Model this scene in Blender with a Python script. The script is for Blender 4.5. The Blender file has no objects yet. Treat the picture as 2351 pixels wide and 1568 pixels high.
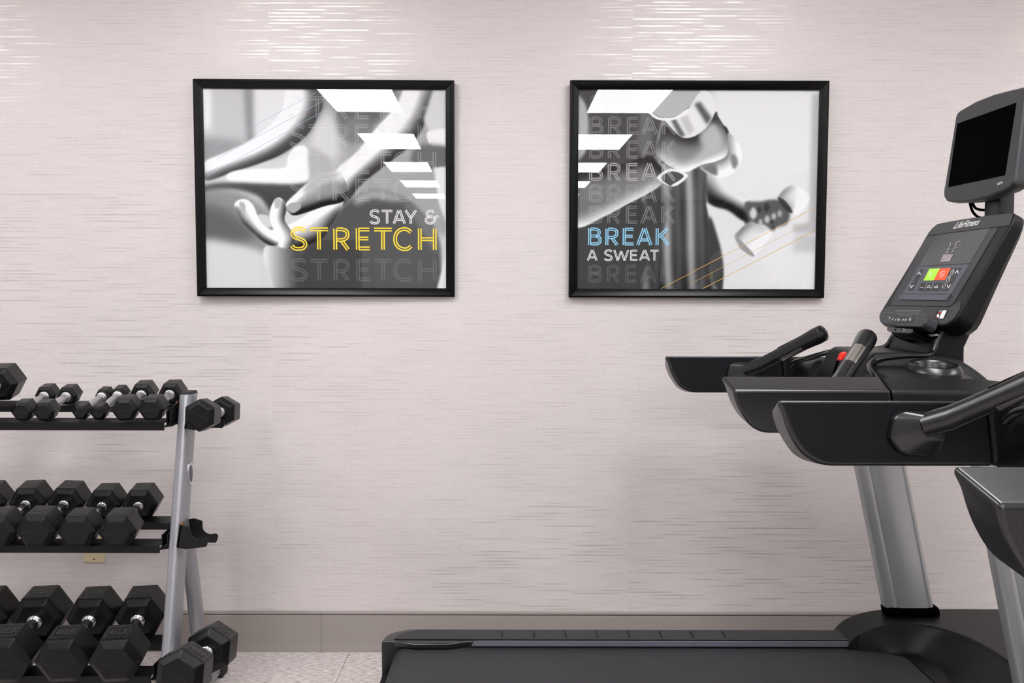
import bpy, bmesh, math, random
import numpy as np
from mathutils import Vector, Matrix
sc = bpy.context.scene
C = sc.collection
PI = math.pi
random.seed(7)

# ------------------------------------------------------------------ camera, world, exposure
F = 2030.0
cam = bpy.data.objects.new('camera', bpy.data.cameras.new('camera'))
C.objects.link(cam)
cam.data.sensor_width = 36.0
cam.data.lens = F / 2351.0 * 36.0
cam.data.clip_start = 0.05
CAMH = 1.29
CM = Matrix.Translation((0, 0, CAMH)) @ Matrix.Rotation(math.radians(90 - 2.65), 4, 'X') @ Matrix.Rotation(0.0022, 4, 'Z')
cam.matrix_world = CM
sc.camera = cam
sc.view_settings.view_transform = 'Standard'
sc.view_settings.look = 'None'
sc.view_settings.gamma = 1.0
sc.view_settings.use_curve_mapping = False
sc.view_settings.exposure = 0.0
LAMP = 17.8                    # radiance of the ceiling diffusers
w = bpy.data.worlds.new('world'); sc.world = w; w.use_nodes = True
w.node_tree.nodes['Background'].inputs[0].default_value = (0.8, 0.85, 0.9, 1)
w.node_tree.nodes['Background'].inputs[1].default_value = 0.05
CEIL = 2.80
WY = 3.20                      # distance of the papered wall

def ray(px, py):
    return CM.to_3x3() @ Vector(((px - 1175.5) / F, -(py - 784) / F, -1))
def at(px, py, Y):
    r = ray(px, py); t = Y / r.y
    return Vector((0, 0, CAMH)) + r * t
def hit(px, py, p0, n):
    o = Vector((0, 0, CAMH)); r = ray(px, py)
    return o + r * ((p0 - o).dot(n) / r.dot(n))

# ------------------------------------------------------------------ materials
def mat(name, col=(.5, .5, .5), rough=.5, metal=0, spec=.5, bump=0, bscale=600, var=0, vscale=20, coat=0):
    m = bpy.data.materials.new(name); m.use_nodes = True
    nt = m.node_tree; b = nt.nodes['Principled BSDF']
    b.inputs['Base Color'].default_value = (*col, 1)
    b.inputs['Roughness'].default_value = rough
    b.inputs['Metallic'].default_value = metal
    b.inputs['Specular IOR Level'].default_value = spec
    b.inputs['Coat Weight'].default_value = coat
    b.inputs['Coat Roughness'].default_value = .15
    tc = nt.nodes.new('ShaderNodeTexCoord')
    if bump:
        n = nt.nodes.new('ShaderNodeTexNoise'); n.inputs['Scale'].default_value = bscale; n.inputs['Detail'].default_value = 2
        nt.links.new(tc.outputs['Object'], n.inputs['Vector'])
        bp = nt.nodes.new('ShaderNodeBump'); bp.inputs['Strength'].default_value = bump; bp.inputs['Distance'].default_value = .0006
        nt.links.new(n.outputs[0], bp.inputs['Height']); nt.links.new(bp.outputs[0], b.inputs['Normal'])
    if var:
        n = nt.nodes.new('ShaderNodeTexNoise'); n.inputs['Scale'].default_value = vscale; n.inputs['Detail'].default_value = 5
        nt.links.new(tc.outputs['Object'], n.inputs['Vector'])
        mx = nt.nodes.new('ShaderNodeMix'); mx.data_type = 'RGBA'
        mx.inputs[6].default_value = (*[max(0, c * (1 - var)) for c in col], 1)
        mx.inputs[7].default_value = (*[min(1, c * (1 + var)) for c in col], 1)
        nt.links.new(n.outputs[0], mx.inputs[0]); nt.links.new(mx.outputs[2], b.inputs['Base Color'])
    return m
def emis(name, col, s):
    m = bpy.data.materials.new(name); m.use_nodes = True
    nt = m.node_tree; nt.nodes.clear()
    e = nt.nodes.new('ShaderNodeEmission'); o = nt.nodes.new('ShaderNodeOutputMaterial')
    e.inputs[0].default_value = (*col, 1); e.inputs[1].default_value = s
    nt.links.new(e.outputs[0], o.inputs[0]); return m
def S(v):                      # sRGB 0..255 -> linear
    return tuple((c / 255 / 12.92) if c / 255 < .04045 else ((c / 255 + .055) / 1.055) ** 2.4 for c in v)

M = {}
M['rubber'] = mat('black_rubber', (.0028, .0028, .0034), .36, spec=.25, bump=.15, bscale=900, var=.25, vscale=30)
M['rubber_text'] = mat('rubber_lettering', (.028, .028, .030), .5, spec=.5)
M['chrome'] = mat('chrome', (.62, .62, .63), .22, 1, bump=.05, bscale=300, var=.12, vscale=60)
M['knurl'] = mat('knurled_chrome', (.58, .57, .58), .36, 1, bump=.8, bscale=1100, var=.15, vscale=80)
M['rack_black'] = mat('black_powder_coat', (.004, .004, .0045), .42, spec=.25, bump=.3, bscale=500, var=.3, vscale=40)
M['rack_silver'] = mat('silver_paint', (.30, .30, .325), .3, .45, bump=.1, bscale=900, var=.06, vscale=30)
M['plastic'] = mat('satin_black_plastic', (.0030, .0030, .0045), .28, spec=.65, bump=.12, bscale=1500, var=.15, vscale=12)
M['plastic_dark'] = mat('dull_black_plastic', (.0035, .0035, .0055), .5, spec=.2, bump=.3, bscale=1500, var=.3, vscale=9)
M['plastic_grey'] = mat('charcoal_plastic', (.034, .034, .038), .42, spec=.35, bump=.25, bscale=1600, var=.05)
M['shell'] = mat('textured_black_shell', (.0040, .0040, .0048), .42, spec=.25, bump=.3, bscale=1300)
M['gloss_black'] = mat('gloss_black', (.001, .001, .001), .3, spec=.04)
M['belt'] = mat('treadmill_belt', (.029, .029, .033), .58, spec=.3, bump=.5, bscale=900, var=.18, vscale=8)
M['alu'] = mat('brushed_aluminium', (.40, .41, .425), .38, .6, bump=.12, bscale=700)
M['gloss_black'].node_tree.nodes['Principled BSDF'].inputs['IOR'].default_value = 1.08
M['sensor'] = mat('steel_sensor', (.62, .60, .57), .25, 1)
M['frame'] = mat('black_frame', (.0012, .0012, .0015), .28, spec=.2, bump=.1, bscale=700)
M['white'] = mat('white_print', (.88, .88, .88), .5)
M['yellow'] = mat('yellow_print', S((255, 221, 48)), .5)
M['blue'] = mat('sky_blue_print', S((150, 214, 246)), .5)
M['green'] = mat('green_button', S((178, 240, 60)), .4)
M['red'] = mat('red_button', S((243, 88, 34)), .4)
M['key_red'] = mat('red_key', S((235, 40, 25)), .4)
M['cream'] = mat('cream_plate', S((222, 208, 172)), .35)
M['taupe'] = mat('taupe_vinyl', S((150, 142, 138)), .4, var=.03, vscale=3)
M['taupe_dark'] = mat('taupe_groove', S((84, 72, 66)), .6)
M['keypad'] = mat('keypad_membrane', S((78, 79, 90)), .4)
M['keydark'] = mat('keypad_dark', S((44, 44, 48)), .45)
M['glassblack'] = mat('dark_window', S((50, 52, 51)), .18, spec=.5)
M['led'] = mat('dim_segments', S((196, 176, 182)), .5)
M['sticker_grey'] = mat('grey_sticker_print', S((126, 126, 128)), .5)
M['ceiling'] = mat('ceiling_tile', (.74, .73, .71), .9, bump=.6, bscale=150)
M['paint'] = mat('painted_wall', (.15, .15, .155), .8)
M['side_paint'] = mat('light_side_wall', (.52, .505, .50), .8)
M['navy'] = mat('navy_badge', S((30, 52, 74)), .3)
M['rust'] = mat('rusty_bolt', S((112, 74, 56)), .5, .3, var=.4, vscale=120)
M['towel'] = mat('white_terry', (.8, .8, .8), .95, bump=1, bscale=400)
M['cab'] = mat('dark_cabinet', (.02, .022, .03), .5)
M['foot'] = mat('rubber_foot', (.012, .012, .012), .8)
M['lamp'] = emis('diffuser_light', (.985, .985, 1.0), LAMP)

def alpha_mat(name, col, a):
    m = bpy.data.materials.new(name); m.use_nodes = True
    nt = m.node_tree; b = nt.nodes['Principled BSDF']
    b.inputs['Base Color'].default_value = (*col, 1); b.inputs['Roughness'].default_value = .6
    b.inputs['Alpha'].default_value = a
    return m
M['faint'] = alpha_mat('faint_white_print', (.97, .97, .97), .15)
M['faint_hi'] = alpha_mat('soft_white_print', (.97, .97, .97), .36)
M['faint_lo'] = alpha_mat('barely_visible_print', (.97, .97, .97), .07)
M['thin_blue'] = alpha_mat('thin_blue_line', S((150, 205, 235)), .75)
M['thin_gold'] = alpha_mat('thin_gold_line', S((236, 190, 90)), .85)

def glass_mat():
    m = bpy.data.materials.new('picture_glazing'); m.use_nodes = True
    nt = m.node_tree; nt.nodes.clear()
    o = nt.nodes.new('ShaderNodeOutputMaterial'); mx = nt.nodes.new('ShaderNodeMixShader'); mx.inputs[0].default_value = .054
    t = nt.nodes.new('ShaderNodeBsdfTransparent'); g = nt.nodes.new('ShaderNodeBsdfGlossy')
    g.inputs['Roughness'].default_value = .0; g.inputs['Color'].default_value = (1, 1, 1, 1)
    nt.links.new(t.outputs[0], mx.inputs[1]); nt.links.new(g.outputs[0], mx.inputs[2]); nt.links.new(mx.outputs[0], o.inputs[0])
    return m
M['glass'] = glass_mat()

def wallpaper():
    m = bpy.data.materials.new('woven_wallpaper'); m.use_nodes = True
    nt = m.node_tree; L = nt.links; b = nt.nodes['Principled BSDF']
    tc = nt.nodes.new('ShaderNodeTexCoord'); oi = nt.nodes.new('ShaderNodeObjectInfo')
    def node(t, **k):
        n = nt.nodes.new(t)
        for a, v in k.items(): setattr(n, a, v)
        return n
    cz = node('ShaderNodeCombineXYZ'); mr = node('ShaderNodeMath', operation='MULTIPLY'); mr.inputs[1].default_value = 3.7
    L.new(oi.outputs['Random'], mr.inputs[0]); L.new(mr.outputs[0], cz.inputs[2]); L.new(mr.outputs[0], cz.inputs[0])
    add = node('ShaderNodeVectorMath', operation='ADD'); L.new(tc.outputs['Object'], add.inputs[0]); L.new(cz.outputs[0], add.inputs[1])
    def noise(sx, sz, detail=1, rough=.5):
        mp = node('ShaderNodeMapping'); mp.inputs['Scale'].default_value = (sx, 1, sz)
        L.new(add.outputs[0], mp.inputs[0])
        n = node('ShaderNodeTexNoise'); n.inputs['Scale'].default_value = 1; n.inputs['Detail'].default_value = detail; n.inputs['Roughness'].default_value = rough
        L.new(mp.outputs[0], n.inputs['Vector']); return n.outputs[0]
    def ramp(inp, a, c):
        r = node('ShaderNodeMapRange'); r.interpolation_type = 'SMOOTHSTEP'
        r.inputs[1].default_value = a; r.inputs[2].default_value = c; L.new(inp, r.inputs[0]); return r.outputs[0]
    def math_(op, x, y):
        n = node('ShaderNodeMath', operation=op)
        for i, v in enumerate((x, y)):
            if isinstance(v, (int, float)): n.inputs[i].default_value = v
            else: L.new(v, n.inputs[i])
        return n.outputs[0]
    # long horizontal slubs in rows about 12 mm apart
    sep = node('ShaderNodeSeparateXYZ'); L.new(add.outputs[0], sep.inputs[0])
    row = math_('MULTIPLY', sep.outputs[2], 1 / .0119)
    fr = math_('FRACT', row, 0); fl = math_('FLOOR', row, 0)
    band = ramp(math_('ABSOLUTE', math_('SUBTRACT', fr, .5), 0), .26, .14)        # 1 inside the thread row
    cx = node('ShaderNodeCombineXYZ'); L.new(math_('MULTIPLY', sep.outputs[0], 5.5), cx.inputs[0]); L.new(math_('MULTIPLY', fl, 7.31), cx.inputs[2])
    rn = node('ShaderNodeTexNoise'); rn.inputs['Scale'].default_value = 1; rn.inputs['Detail'].default_value = 3; L.new(cx.outputs[0], rn.inputs['Vector'])
    rowon = ramp(rn.outputs[0], .42, .64)
    thread = math_('MULTIPLY', band, rowon)
    row2 = math_('MULTIPLY', sep.outputs[2], 1 / .0031); fr2 = math_('FRACT', row2, 0); fl2 = math_('FLOOR', row2, 0)
    band2 = ramp(math_('ABSOLUTE', math_('SUBTRACT', fr2, .5), 0), .48, .22)
    cx2 = node('ShaderNodeCombineXYZ'); L.new(math_('MULTIPLY', sep.outputs[0], 9), cx2.inputs[0]); L.new(math_('MULTIPLY', fl2, 5.17), cx2.inputs[2])
    rn2 = node('ShaderNodeTexNoise'); rn2.inputs['Scale'].default_value = 1; rn2.inputs['Detail'].default_value = 2; L.new(cx2.outputs[0], rn2.inputs['Vector'])
    streak = math_('MULTIPLY', band2, ramp(rn2.outputs[0], .50, .74))
    weave_h = noise(60, 1300); weave_v = noise(1300, 60)
    cloud = noise(1.3, 1.3, 3)
    v = math_('ADD', math_('MULTIPLY', math_('SUBTRACT', weave_h, .5), .22), math_('MULTIPLY', math_('SUBTRACT', weave_v, .5), .20))
    v = math_('SUBTRACT', v, math_('MULTIPLY', thread, .085))
    v = math_('SUBTRACT', v, math_('MULTIPLY', streak, .075))
    v = math_('ADD', v, math_('MULTIPLY', math_('SUBTRACT', cloud, .5), .06))
    v = math_('ADD', v, 1.0)
    col = node('ShaderNodeVectorMath', operation='SCALE'); col.inputs[0].default_value = (.668, .620, .607)
    L.new(v, col.inputs['Scale']); L.new(col.outputs[0], b.inputs['Base Color'])
    met = math_('ADD', math_('MULTIPLY', thread, .24), .09)
    L.new(met, b.inputs['Metallic'])
    r = math_('SUBTRACT', .47, math_('MULTIPLY', thread, .17)); L.new(r, b.inputs['Roughness'])
    b.inputs['Specular IOR Level'].default_value = .35
    bp = node('ShaderNodeBump'); bp.inputs['Strength'].default_value = .0; bp.inputs['Distance'].default_value = .0003
    L.new(math_('ADD', weave_h, weave_v), bp.inputs['Height']); L.new(bp.outputs[0], b.inputs['Normal'])
    return m
M['paper'] = wallpaper()

def carpet():
    m = bpy.data.materials.new('heather_carpet'); m.use_nodes = True
    nt = m.node_tree; L = nt.links; b = nt.nodes['Principled BSDF']
    tc = nt.nodes.new('ShaderNodeTexCoord')
    def noise(sx, sy, d):
        mp = nt.nodes.new('ShaderNodeMapping'); mp.inputs['Scale'].default_value = (sx, sy, 1); L.new(tc.outputs['Object'], mp.inputs[0])
        n = nt.nodes.new('ShaderNodeTexNoise'); n.inputs['Scale'].default_value = 1; n.inputs['Detail'].default_value = d; L.new(mp.outputs[0], n.inputs['Vector']); return n.outputs[0]
    a = noise(38, 330, 3); c = noise(420, 520, 2)
    mm = nt.nodes.new('ShaderNodeMath'); mm.operation = 'ADD'; L.new(a, mm.inputs[0]); L.new(c, mm.inputs[1])
    r = nt.nodes.new('ShaderNodeValToRGB')
    r.color_ramp.elements[0].position = .38; r.color_ramp.elements[0].color = (*S((112, 103, 101)), 1)
    r.color_ramp.elements[1].position = .60; r.color_ramp.elements[1].color = (*S((242, 234, 231)), 1)
    e = r.color_ramp.elements.new(.49); e.color = (*S((206, 197, 194)), 1)
    h = nt.nodes.new('ShaderNodeMath'); h.operation = 'MULTIPLY'; h.inputs[1].default_value = .5
    L.new(mm.outputs[0], h.inputs[0]); L.new(h.outputs[0], r.inputs[0]); L.new(r.outputs[0], b.inputs['Base Color'])
    b.inputs['Roughness'].default_value = .95; b.inputs['Specular IOR Level'].default_value = .1
    bp = nt.nodes.new('ShaderNodeBump'); bp.inputs['Distance'].default_value = .003; bp.inputs['Strength'].default_value = .5
    L.new(mm.outputs[0], bp.inputs['Height']); L.new(bp.outputs[0], b.inputs['Normal'])
    return m
M['carpet'] = carpet()

def print_mat():
    m = bpy.data.materials.new('monochrome_print'); m.use_nodes = True
    nt = m.node_tree; b = nt.nodes['Principled BSDF']
    a = nt.nodes.new('ShaderNodeVertexColor'); a.layer_name = 'tone'
    nt.links.new(a.outputs[0], b.inputs['Base Color']); b.inputs['Roughness'].default_value = .7; b.inputs['Specular IOR Level'].default_value = .2
    return m
M['print'] = print_mat()

# ------------------------------------------------------------------ mesh helpers
def tag(o, label=None, cat=None, group=None, kind=None):
    if label: o['label'] = label
    if cat: o['category'] = cat
    if group: o['group'] = group
    if kind: o['kind'] = kind
    return o
def empty(name, loc=(0, 0, 0)):
    o = bpy.data.objects.new(name, None); C.objects.link(o); o.location = loc; o.empty_display_size = .1; return o
def mk(name, vs, fs, m, parent=None, smooth=False, bevel=0, seg=2, world=True, angle=None):
    me = bpy.data.meshes.new(name); me.from_pydata([tuple(v) for v in vs], [], fs); me.validate()
    bm = bmesh.new(); bm.from_mesh(me); bmesh.ops.recalc_face_normals(bm, faces=bm.faces[:]); bm.to_mesh(me); bm.free()
    me.materials.append(m)
    o = bpy.data.objects.new(name, me); C.objects.link(o)
    if parent is not None: o.parent = parent
    if bevel:
        for p in me.polygons: p.use_smooth = True
        b = o.modifiers.new('bevel', 'BEVEL'); b.width = bevel; b.segments = seg; b.limit_method = 'ANGLE'; b.angle_limit = math.radians(angle or 28)
        wn = o.modifiers.new('wn', 'WEIGHTED_NORMAL'); wn.keep_sharp = True
    elif smooth:
        for p in me.polygons: p.use_smooth = True
        me.set_sharp_from_angle(angle=math.radians(angle or 40))
    return o
def box(name, a, b, m, parent=None, bevel=0, kind=None):
    x0, y0, z0 = a; x1, y1, z1 = b
    vs = [(x, y, z) for x in (x0, x1) for y in (y0, y1) for z in (z0, z1)]
    fs = [(0, 1, 3, 2), (4, 6, 7, 5), (0, 4, 5, 1), (2, 3, 7, 6), (0, 2, 6, 4), (1, 5, 7, 3)]
    o = mk(name, vs, fs, m, parent, bevel=bevel)
    if kind: o['kind'] = kind
    return o
def loft(name, rings, m, parent=None, closed=True, caps=True, **k):
    n = len(rings[0]); vs = [v for r in rings for v in r]; fs = []
    for i in range(len(rings) - 1):
        for j in range(n if closed else n - 1):
            a = i * n + j; b = i * n + (j + 1) % n
            fs.append((a, b, b + n, a + n))
    if caps:
        fs.append(tuple(range(n))); fs.append(tuple(range((len(rings) - 1) * n, len(rings) * n)))
    return mk(name, vs, fs, m, parent, **k)
def prism(name, pts, off, m, parent=None, **k):
    off = Vector(off); a = [Vector(p) for p in pts]
    return loft(name, [a, [p + off for p in a]], m, parent, **k)
def spline(pts, n=8, closed=False):
    P = [Vector(p) if len(p) == 3 else Vector((*p, 0)) for p in pts]; N = len(P); out = []
    rng = range(N) if closed else range(N - 1)
    for i in rng:
        if closed: p0, p1, p2, p3 = P[i - 1], P[i], P[(i + 1) % N], P[(i + 2) % N]
        else: p0, p1, p2, p3 = P[max(i - 1, 0)], P[i], P[i + 1], P[min(i + 2, N - 1)]
        for k in range(n):
            t = k / n
            out.append(.5 * ((2 * p1) + (p2 - p0) * t + (2 * p0 - 5 * p1 + 4 * p2 - p3) * t * t + (3 * p1 - p0 - 3 * p2 + p3) * t ** 3))
    if not closed: out.append(P[-1])
    return out
def tube(name, pts, rad, m, parent=None, n=16, up=(0, 0, 1), sq=None, **k):
    P = [Vector(p) for p in pts]; rings = []
    R = rad if hasattr(rad, '__len__') else [rad] * len(P)
    u = None
    for i, p in enumerate(P):
        t = (P[min(i + 1, len(P) - 1)] - P[max(i - 1, 0)]).normalized()
        if u is None:
            u = Vector(up); u = (u - t * u.dot(t))
            if u.length < 1e-4: u = Vector((1, 0, 0)) - t * t.x
            u.normalize()
        else: u = (u - t * u.dot(t)).normalized()
        v = t.cross(u)
        r = R[i]; ru, rv = (r, r) if not hasattr(r, '__len__') else r
        rings.append([p + u * math.cos(2 * PI * j / n) * ru + v * math.sin(2 * PI * j / n) * rv for j in range(n)])
    k.setdefault('smooth', True)
    return loft(name, rings, m, parent, **k)
def lathe_pts(prof, n=32):
    return [[(r * math.cos(2 * PI * j / n), r * math.sin(2 * PI * j / n), z) for j in range(n)] for r, z in prof]
def resample(P, n):
    P = [Vector(p) for p in P]; d = [0]
    for a, b in zip(P, P[1:]): d.append(d[-1] + (b - a).length)
    out = []
    for i in range(n):
        s = d[-1] * i / (n - 1); j = 0
        while j < len(P) - 2 and d[j + 1] < s: j += 1
        t = (s - d[j]) / max(1e-9, d[j + 1] - d[j]); out.append(P[j].lerp(P[j + 1], t))
    return out
def copy_tree(o, parent=None):
    c = o.copy(); C.objects.link(c); c.parent = parent
    c.matrix_parent_inverse = Matrix()
    for ch in list(o.children): copy_tree(ch, c)
    return c
_tc = {}
def text2d(s, shear=0.0, bold=0.0):
    key = (s, shear, bold)
    if key in _tc: return _tc[key]
    cu = bpy.data.curves.new('t', 'FONT'); cu.body = s; cu.size = 1; cu.resolution_u = 3; cu.shear = shear; cu.offset = bold
    o = bpy.data.objects.new('t', cu); C.objects.link(o)
    dg = bpy.context.evaluated_depsgraph_get(); me = o.evaluated_get(dg).to_mesh()
    vs = np.array([v.co[:2] for v in me.vertices]); fs = [tuple(p.vertices) for p in me.polygons]
    o.evaluated_get(dg).to_mesh_clear(); bpy.data.objects.remove(o)
    lo = vs.min(0); hi = vs.max(0); vs = (vs - lo) / (hi - lo)
    _tc[key] = (vs, fs); return vs, fs
def text_on(name, s, P, m, parent=None, shear=0, bold=0):
    """P(s,t) maps the unit box of the lettering to a 3-D point"""
    vs, fs = text2d(s, shear, bold)
    me = bpy.data.meshes.new(name); me.from_pydata([tuple(P(a, b)) for a, b in vs], [], fs); me.materials.append(m)
    o = bpy.data.objects.new(name, me); C.objects.link(o)
    if parent is not None: o.parent = parent
    return o
class Strokes:                 # thin flat print gathered into one mesh
    def __init__(s): s.v = []; s.f = []
    def line(s, pts, wd, P, closed=False):
        p = [Vector(q).to_2d() if len(q) > 2 else Vector(q) for q in pts]; n = len(p); L = []; R = []
        for i in range(n):
            a = p[i - 1] if (i or closed) else p[i]; b = p[(i + 1) % n] if (i < n - 1 or closed) else p[i]
            t1 = (p[i] - a); t2 = (b - p[i])
            if t1.length < 1e-9: t1 = t2
            if t2.length < 1e-9: t2 = t1
            t1 = t1.normalized(); t2 = t2.normalized(); n1 = Vector((-t1.y, t1.x)); n2 = Vector((-t2.y, t2.x))
            nn = n1 + n2
            if nn.length < .2: nn = n1
            nn = nn.normalized(); k = 1 / max(.4, nn.dot(n1))
            L.append(p[i] + nn * wd / 2 * k); R.append(p[i] - nn * wd / 2 * k)
        b0 = len(s.v)
        for l, r in zip(L, R): s.v.append(tuple(P(*l))); s.v.append(tuple(P(*r)))
        for i in range(n if closed else n - 1):
            j = (i + 1) % n; s.f.append((b0 + 2 * i, b0 + 2 * i + 1, b0 + 2 * j + 1, b0 + 2 * j))
    def poly(s, pts, P):
        b0 = len(s.v)
        for q in pts: s.v.append(tuple(P(*q)))
        s.f.append(tuple(range(b0, len(s.v))))
    def build(s, name, m, parent=None):
        me = bpy.data.meshes.new(name); me.from_pydata(s.v, [], s.f); me.materials.append(m)
        o = bpy.data.objects.new(name, me); C.objects.link(o)
        if parent is not None: o.parent = parent
        return o

# ------------------------------------------------------------------ the room
X0, X1, YB = -4.55, 5.6, -11.6
box('floor', (X0, YB, -.05), (X1, WY + .1, 0), M['carpet'], kind='structure')
box('ceiling', (X0, YB, CEIL), (X1, WY + .1, CEIL + .05), M['ceiling'], kind='structure')
wb = box('wall_back', (X0, WY + .001, 0), (X1, WY + .1, CEIL), M['paint'], kind='structure')
box('wall_left', (X0 - .1, YB, 0), (X0, WY + .1, CEIL), M['side_paint'], kind='structure')
box('wall_right', (X1, YB, 0), (X1 + .1, WY + .1, CEIL), M['side_paint'], kind='structure')
box('wall_front', (X0, YB - .1, 0), (X1, YB, CEIL), M['paint'], kind='structure')
seams = [-4.55, -3.46, -2.165, -.871, .428, 1.717, 3.01, 4.30, 5.6]
for a, b in zip(seams, seams[1:]):
    box('wallpaper_strip', (a + .00005, WY, .10), (b - .00005, WY + .004, CEIL), M['paper'], wb)
# carpet tile joints
cj = bpy.data.objects['floor']
for i in range(5):
    x = at(752 + 0, 1568, WY - .4).x + (i - 2) * .61
    box('tile_joint', (x - .0007, 1.0, -.001), (x + .0007, WY, .0006), M['taupe_dark'], cj)
# baseboard: coved vinyl profile with a groove
prof = [(0, 0), (-.013, 0), (-.012, .012), (-.0095, .030), (-.0095, .134), (-.006, .1365), (-.006, .139), (-.0095, .1405), (-.0095, .147), (-.006, .1505), (0, .1505)]
bb = loft('baseboard_back', [[(x, WY + y, z) for y, z in prof] for x in (X0, .352 - 1.05)], M['taupe'])
bb['kind'] = 'structure'
b2 = loft('baseboard_run', [[(x, WY + y, z) for y, z in prof] for x in (.353 - 1.05, X1)], M['taupe'], bb)
box('groove', (X0, WY - .0072, .1366), (X1, WY - .0058, .1389), M['taupe_dark'], bb)

# ceiling light panels in two rows running away from the wall
def lamp(xc, yc, label):
    r = empty('ceiling_light', (xc, yc, CEIL)); tag(r, label, 'light', 'flat light panels in the ceiling')
    W, Ln, z0 = .305, .61, -.012
    box('diffuser', (-W + .012, -Ln + .012, z0), (W - .012, Ln - .012, -.004), M['lamp'], r)
    fr = M['white']
    for a, b in (((-W, -Ln, -.014), (W, -Ln + .014, -.001)), ((-W, Ln - .014, -.014), (W, Ln, -.001)),
                 ((-W, -Ln + .014, -.014), (-W + .014, Ln - .014, -.001)), ((W - .014, -Ln + .014, -.014), (W, Ln - .014, -.001))):
        box('trim', a, b, fr, r)
ordn = ['nearest the papered wall', 'second from the papered wall', 'third from the papered wall', 'fourth from the papered wall', 'fifth from the papered wall', 'sixth from the papered wall']
for i in range(6):
    yc = 1.38 - 2.43 * i
    lamp(-1.09, yc, 'flat white ceiling light panel in the left row, ' + ordn[i])
    lamp(.95, yc, 'flat white ceiling light panel in the right row, ' + ordn[i])
for x_, y_, t_ in ((-3.13, 1.38, 0),):  # unseen panel added to brighten the left wall and the dumbbell chamfers
    lamp(x_, y_, 'unseen ceiling light panel added to brighten the left side')
for x_, y_, t_ in ((3.4, 1.38, ordn[0]), (4.9, -1.05, ordn[1]), (4.9, -3.5, ordn[2])):  # unseen panels added to light the right part of the wall
    lamp(x_, y_, 'unseen ceiling light panel added to lighten the right side, ' + t_)

# towel cabinet on the opposite side of the room, seen only as a reflection in the left picture's glass
cb = empty('towel_cabinet', (-1.7, -2.6, 0)); tag(cb, 'dark open towel cabinet standing behind the camera, mirrored in the left picture', 'cabinet')
for a, b, nm in (((-.45, -.2, 0), (-.42, .2, 1.15), 'side_panel'), ((.42, -.2, 0), (.45, .2, 1.15), 'side_panel'), ((-.42, -.2, 0), (.42, -.18, 1.15), 'back_panel'),
                 ((-.42, -.18, .05), (.42, .2, .08), 'shelf'), ((-.42, -.18, .42), (.42, .2, .44), 'shelf'), ((-.42, -.18, .78), (.42, .2, .80), 'shelf'), ((-.45, -.2, 1.15), (.45, .2, 1.18), 'top_panel')):
    box(nm, a, b, M['cab'], cb)
k = 0
wh = ['lowest', 'second', 'third', 'topmost']
for zz, nm in ((.44, 'lower'), (.80, 'upper')):
    for i in range(4):
        t = box('folded_towel', (-.12, -.14, 0), (.12, .15, .05), M['towel'], None, bevel=.02)
        t.location = (-1.62, -2.6, zz + .0005 + i * .051)
        tag(t, f'folded white towel, {wh[i]} of the {nm} stack in the towel cabinet', 'towel', 'folded towels in the cabinet'); k += 1

# ------------------------------------------------------------------ framed pictures
def bbox_mask(pts, gx, gy):
    x, y = gx, gy; ins = np.zeros(x.shape, bool); n = len(pts); j = n - 1
    for i in range(n):
        xi, yi = pts[i][0], pts[i][1]; xj, yj = pts[j][0], pts[j][1]
        c = ((yi > y) != (yj > y)) & (x < (xj - xi) * (y - yi) / (yj - yi + 1e-12) + xi)
        ins ^= c; j = i
    return ins.astype(float)
def gblur(a, s):
    if s <= .3: return a
    r = int(3 * s) + 1; k = np.exp(-.5 * (np.arange(-r, r + 1) / s) ** 2); k /= k.sum()
    p = np.pad(a, r, mode='edge')
    p = np.apply_along_axis(lambda v: np.convolve(v, k, 'valid'), 0, p)
    return np.apply_along_axis(lambda v: np.convolve(v, k, 'valid'), 1, p)
class Paint:
    def __init__(s, x0, x1, y0, y1, nx, ny):
        s.xs = np.linspace(x0, x1, nx); s.ys = np.linspace(y0, y1, ny); s.X, s.Y = np.meshgrid(s.xs, s.ys)
        s.px = (x1 - x0) / nx; s.a = np.full(s.X.shape, .8)
    def poly(s, pts, val, blur=4, sm=True, shade=None, alpha=1.0):
        """val: number or field; shade=(dx,dy,amount,width): darker towards that side"""
        P = [tuple(p[:2]) for p in spline(pts, 5, True)] if sm else pts
        m0 = bbox_mask(P, s.X, s.Y); m = gblur(m0, blur / s.px)
        v = val if not callable(val) else val(s.X, s.Y)
        v = np.ones_like(s.a) * v
        if shade:
            dx, dy, am, wd = shade
            b = gblur(m0, wd / s.px); gy, gx = np.gradient(b); g = (gx * dx + gy * dy) * wd / s.px * 2.5
            v = np.clip(v + am * g, 0, 1)
        m = m * alpha; s.a = s.a * (1 - m) + v * m
    def grad(s, x0, y0, x1, y1, v0, v1):
        d = (x1 - x0) ** 2 + (y1 - y0) ** 2
        t = np.clip(((s.X - x0) * (x1 - x0) + (s.Y - y0) * (y1 - y0)) / d, 0, 1); t = t * t * (3 - 2 * t)
        return v0 + (v1 - v0) * t

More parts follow.
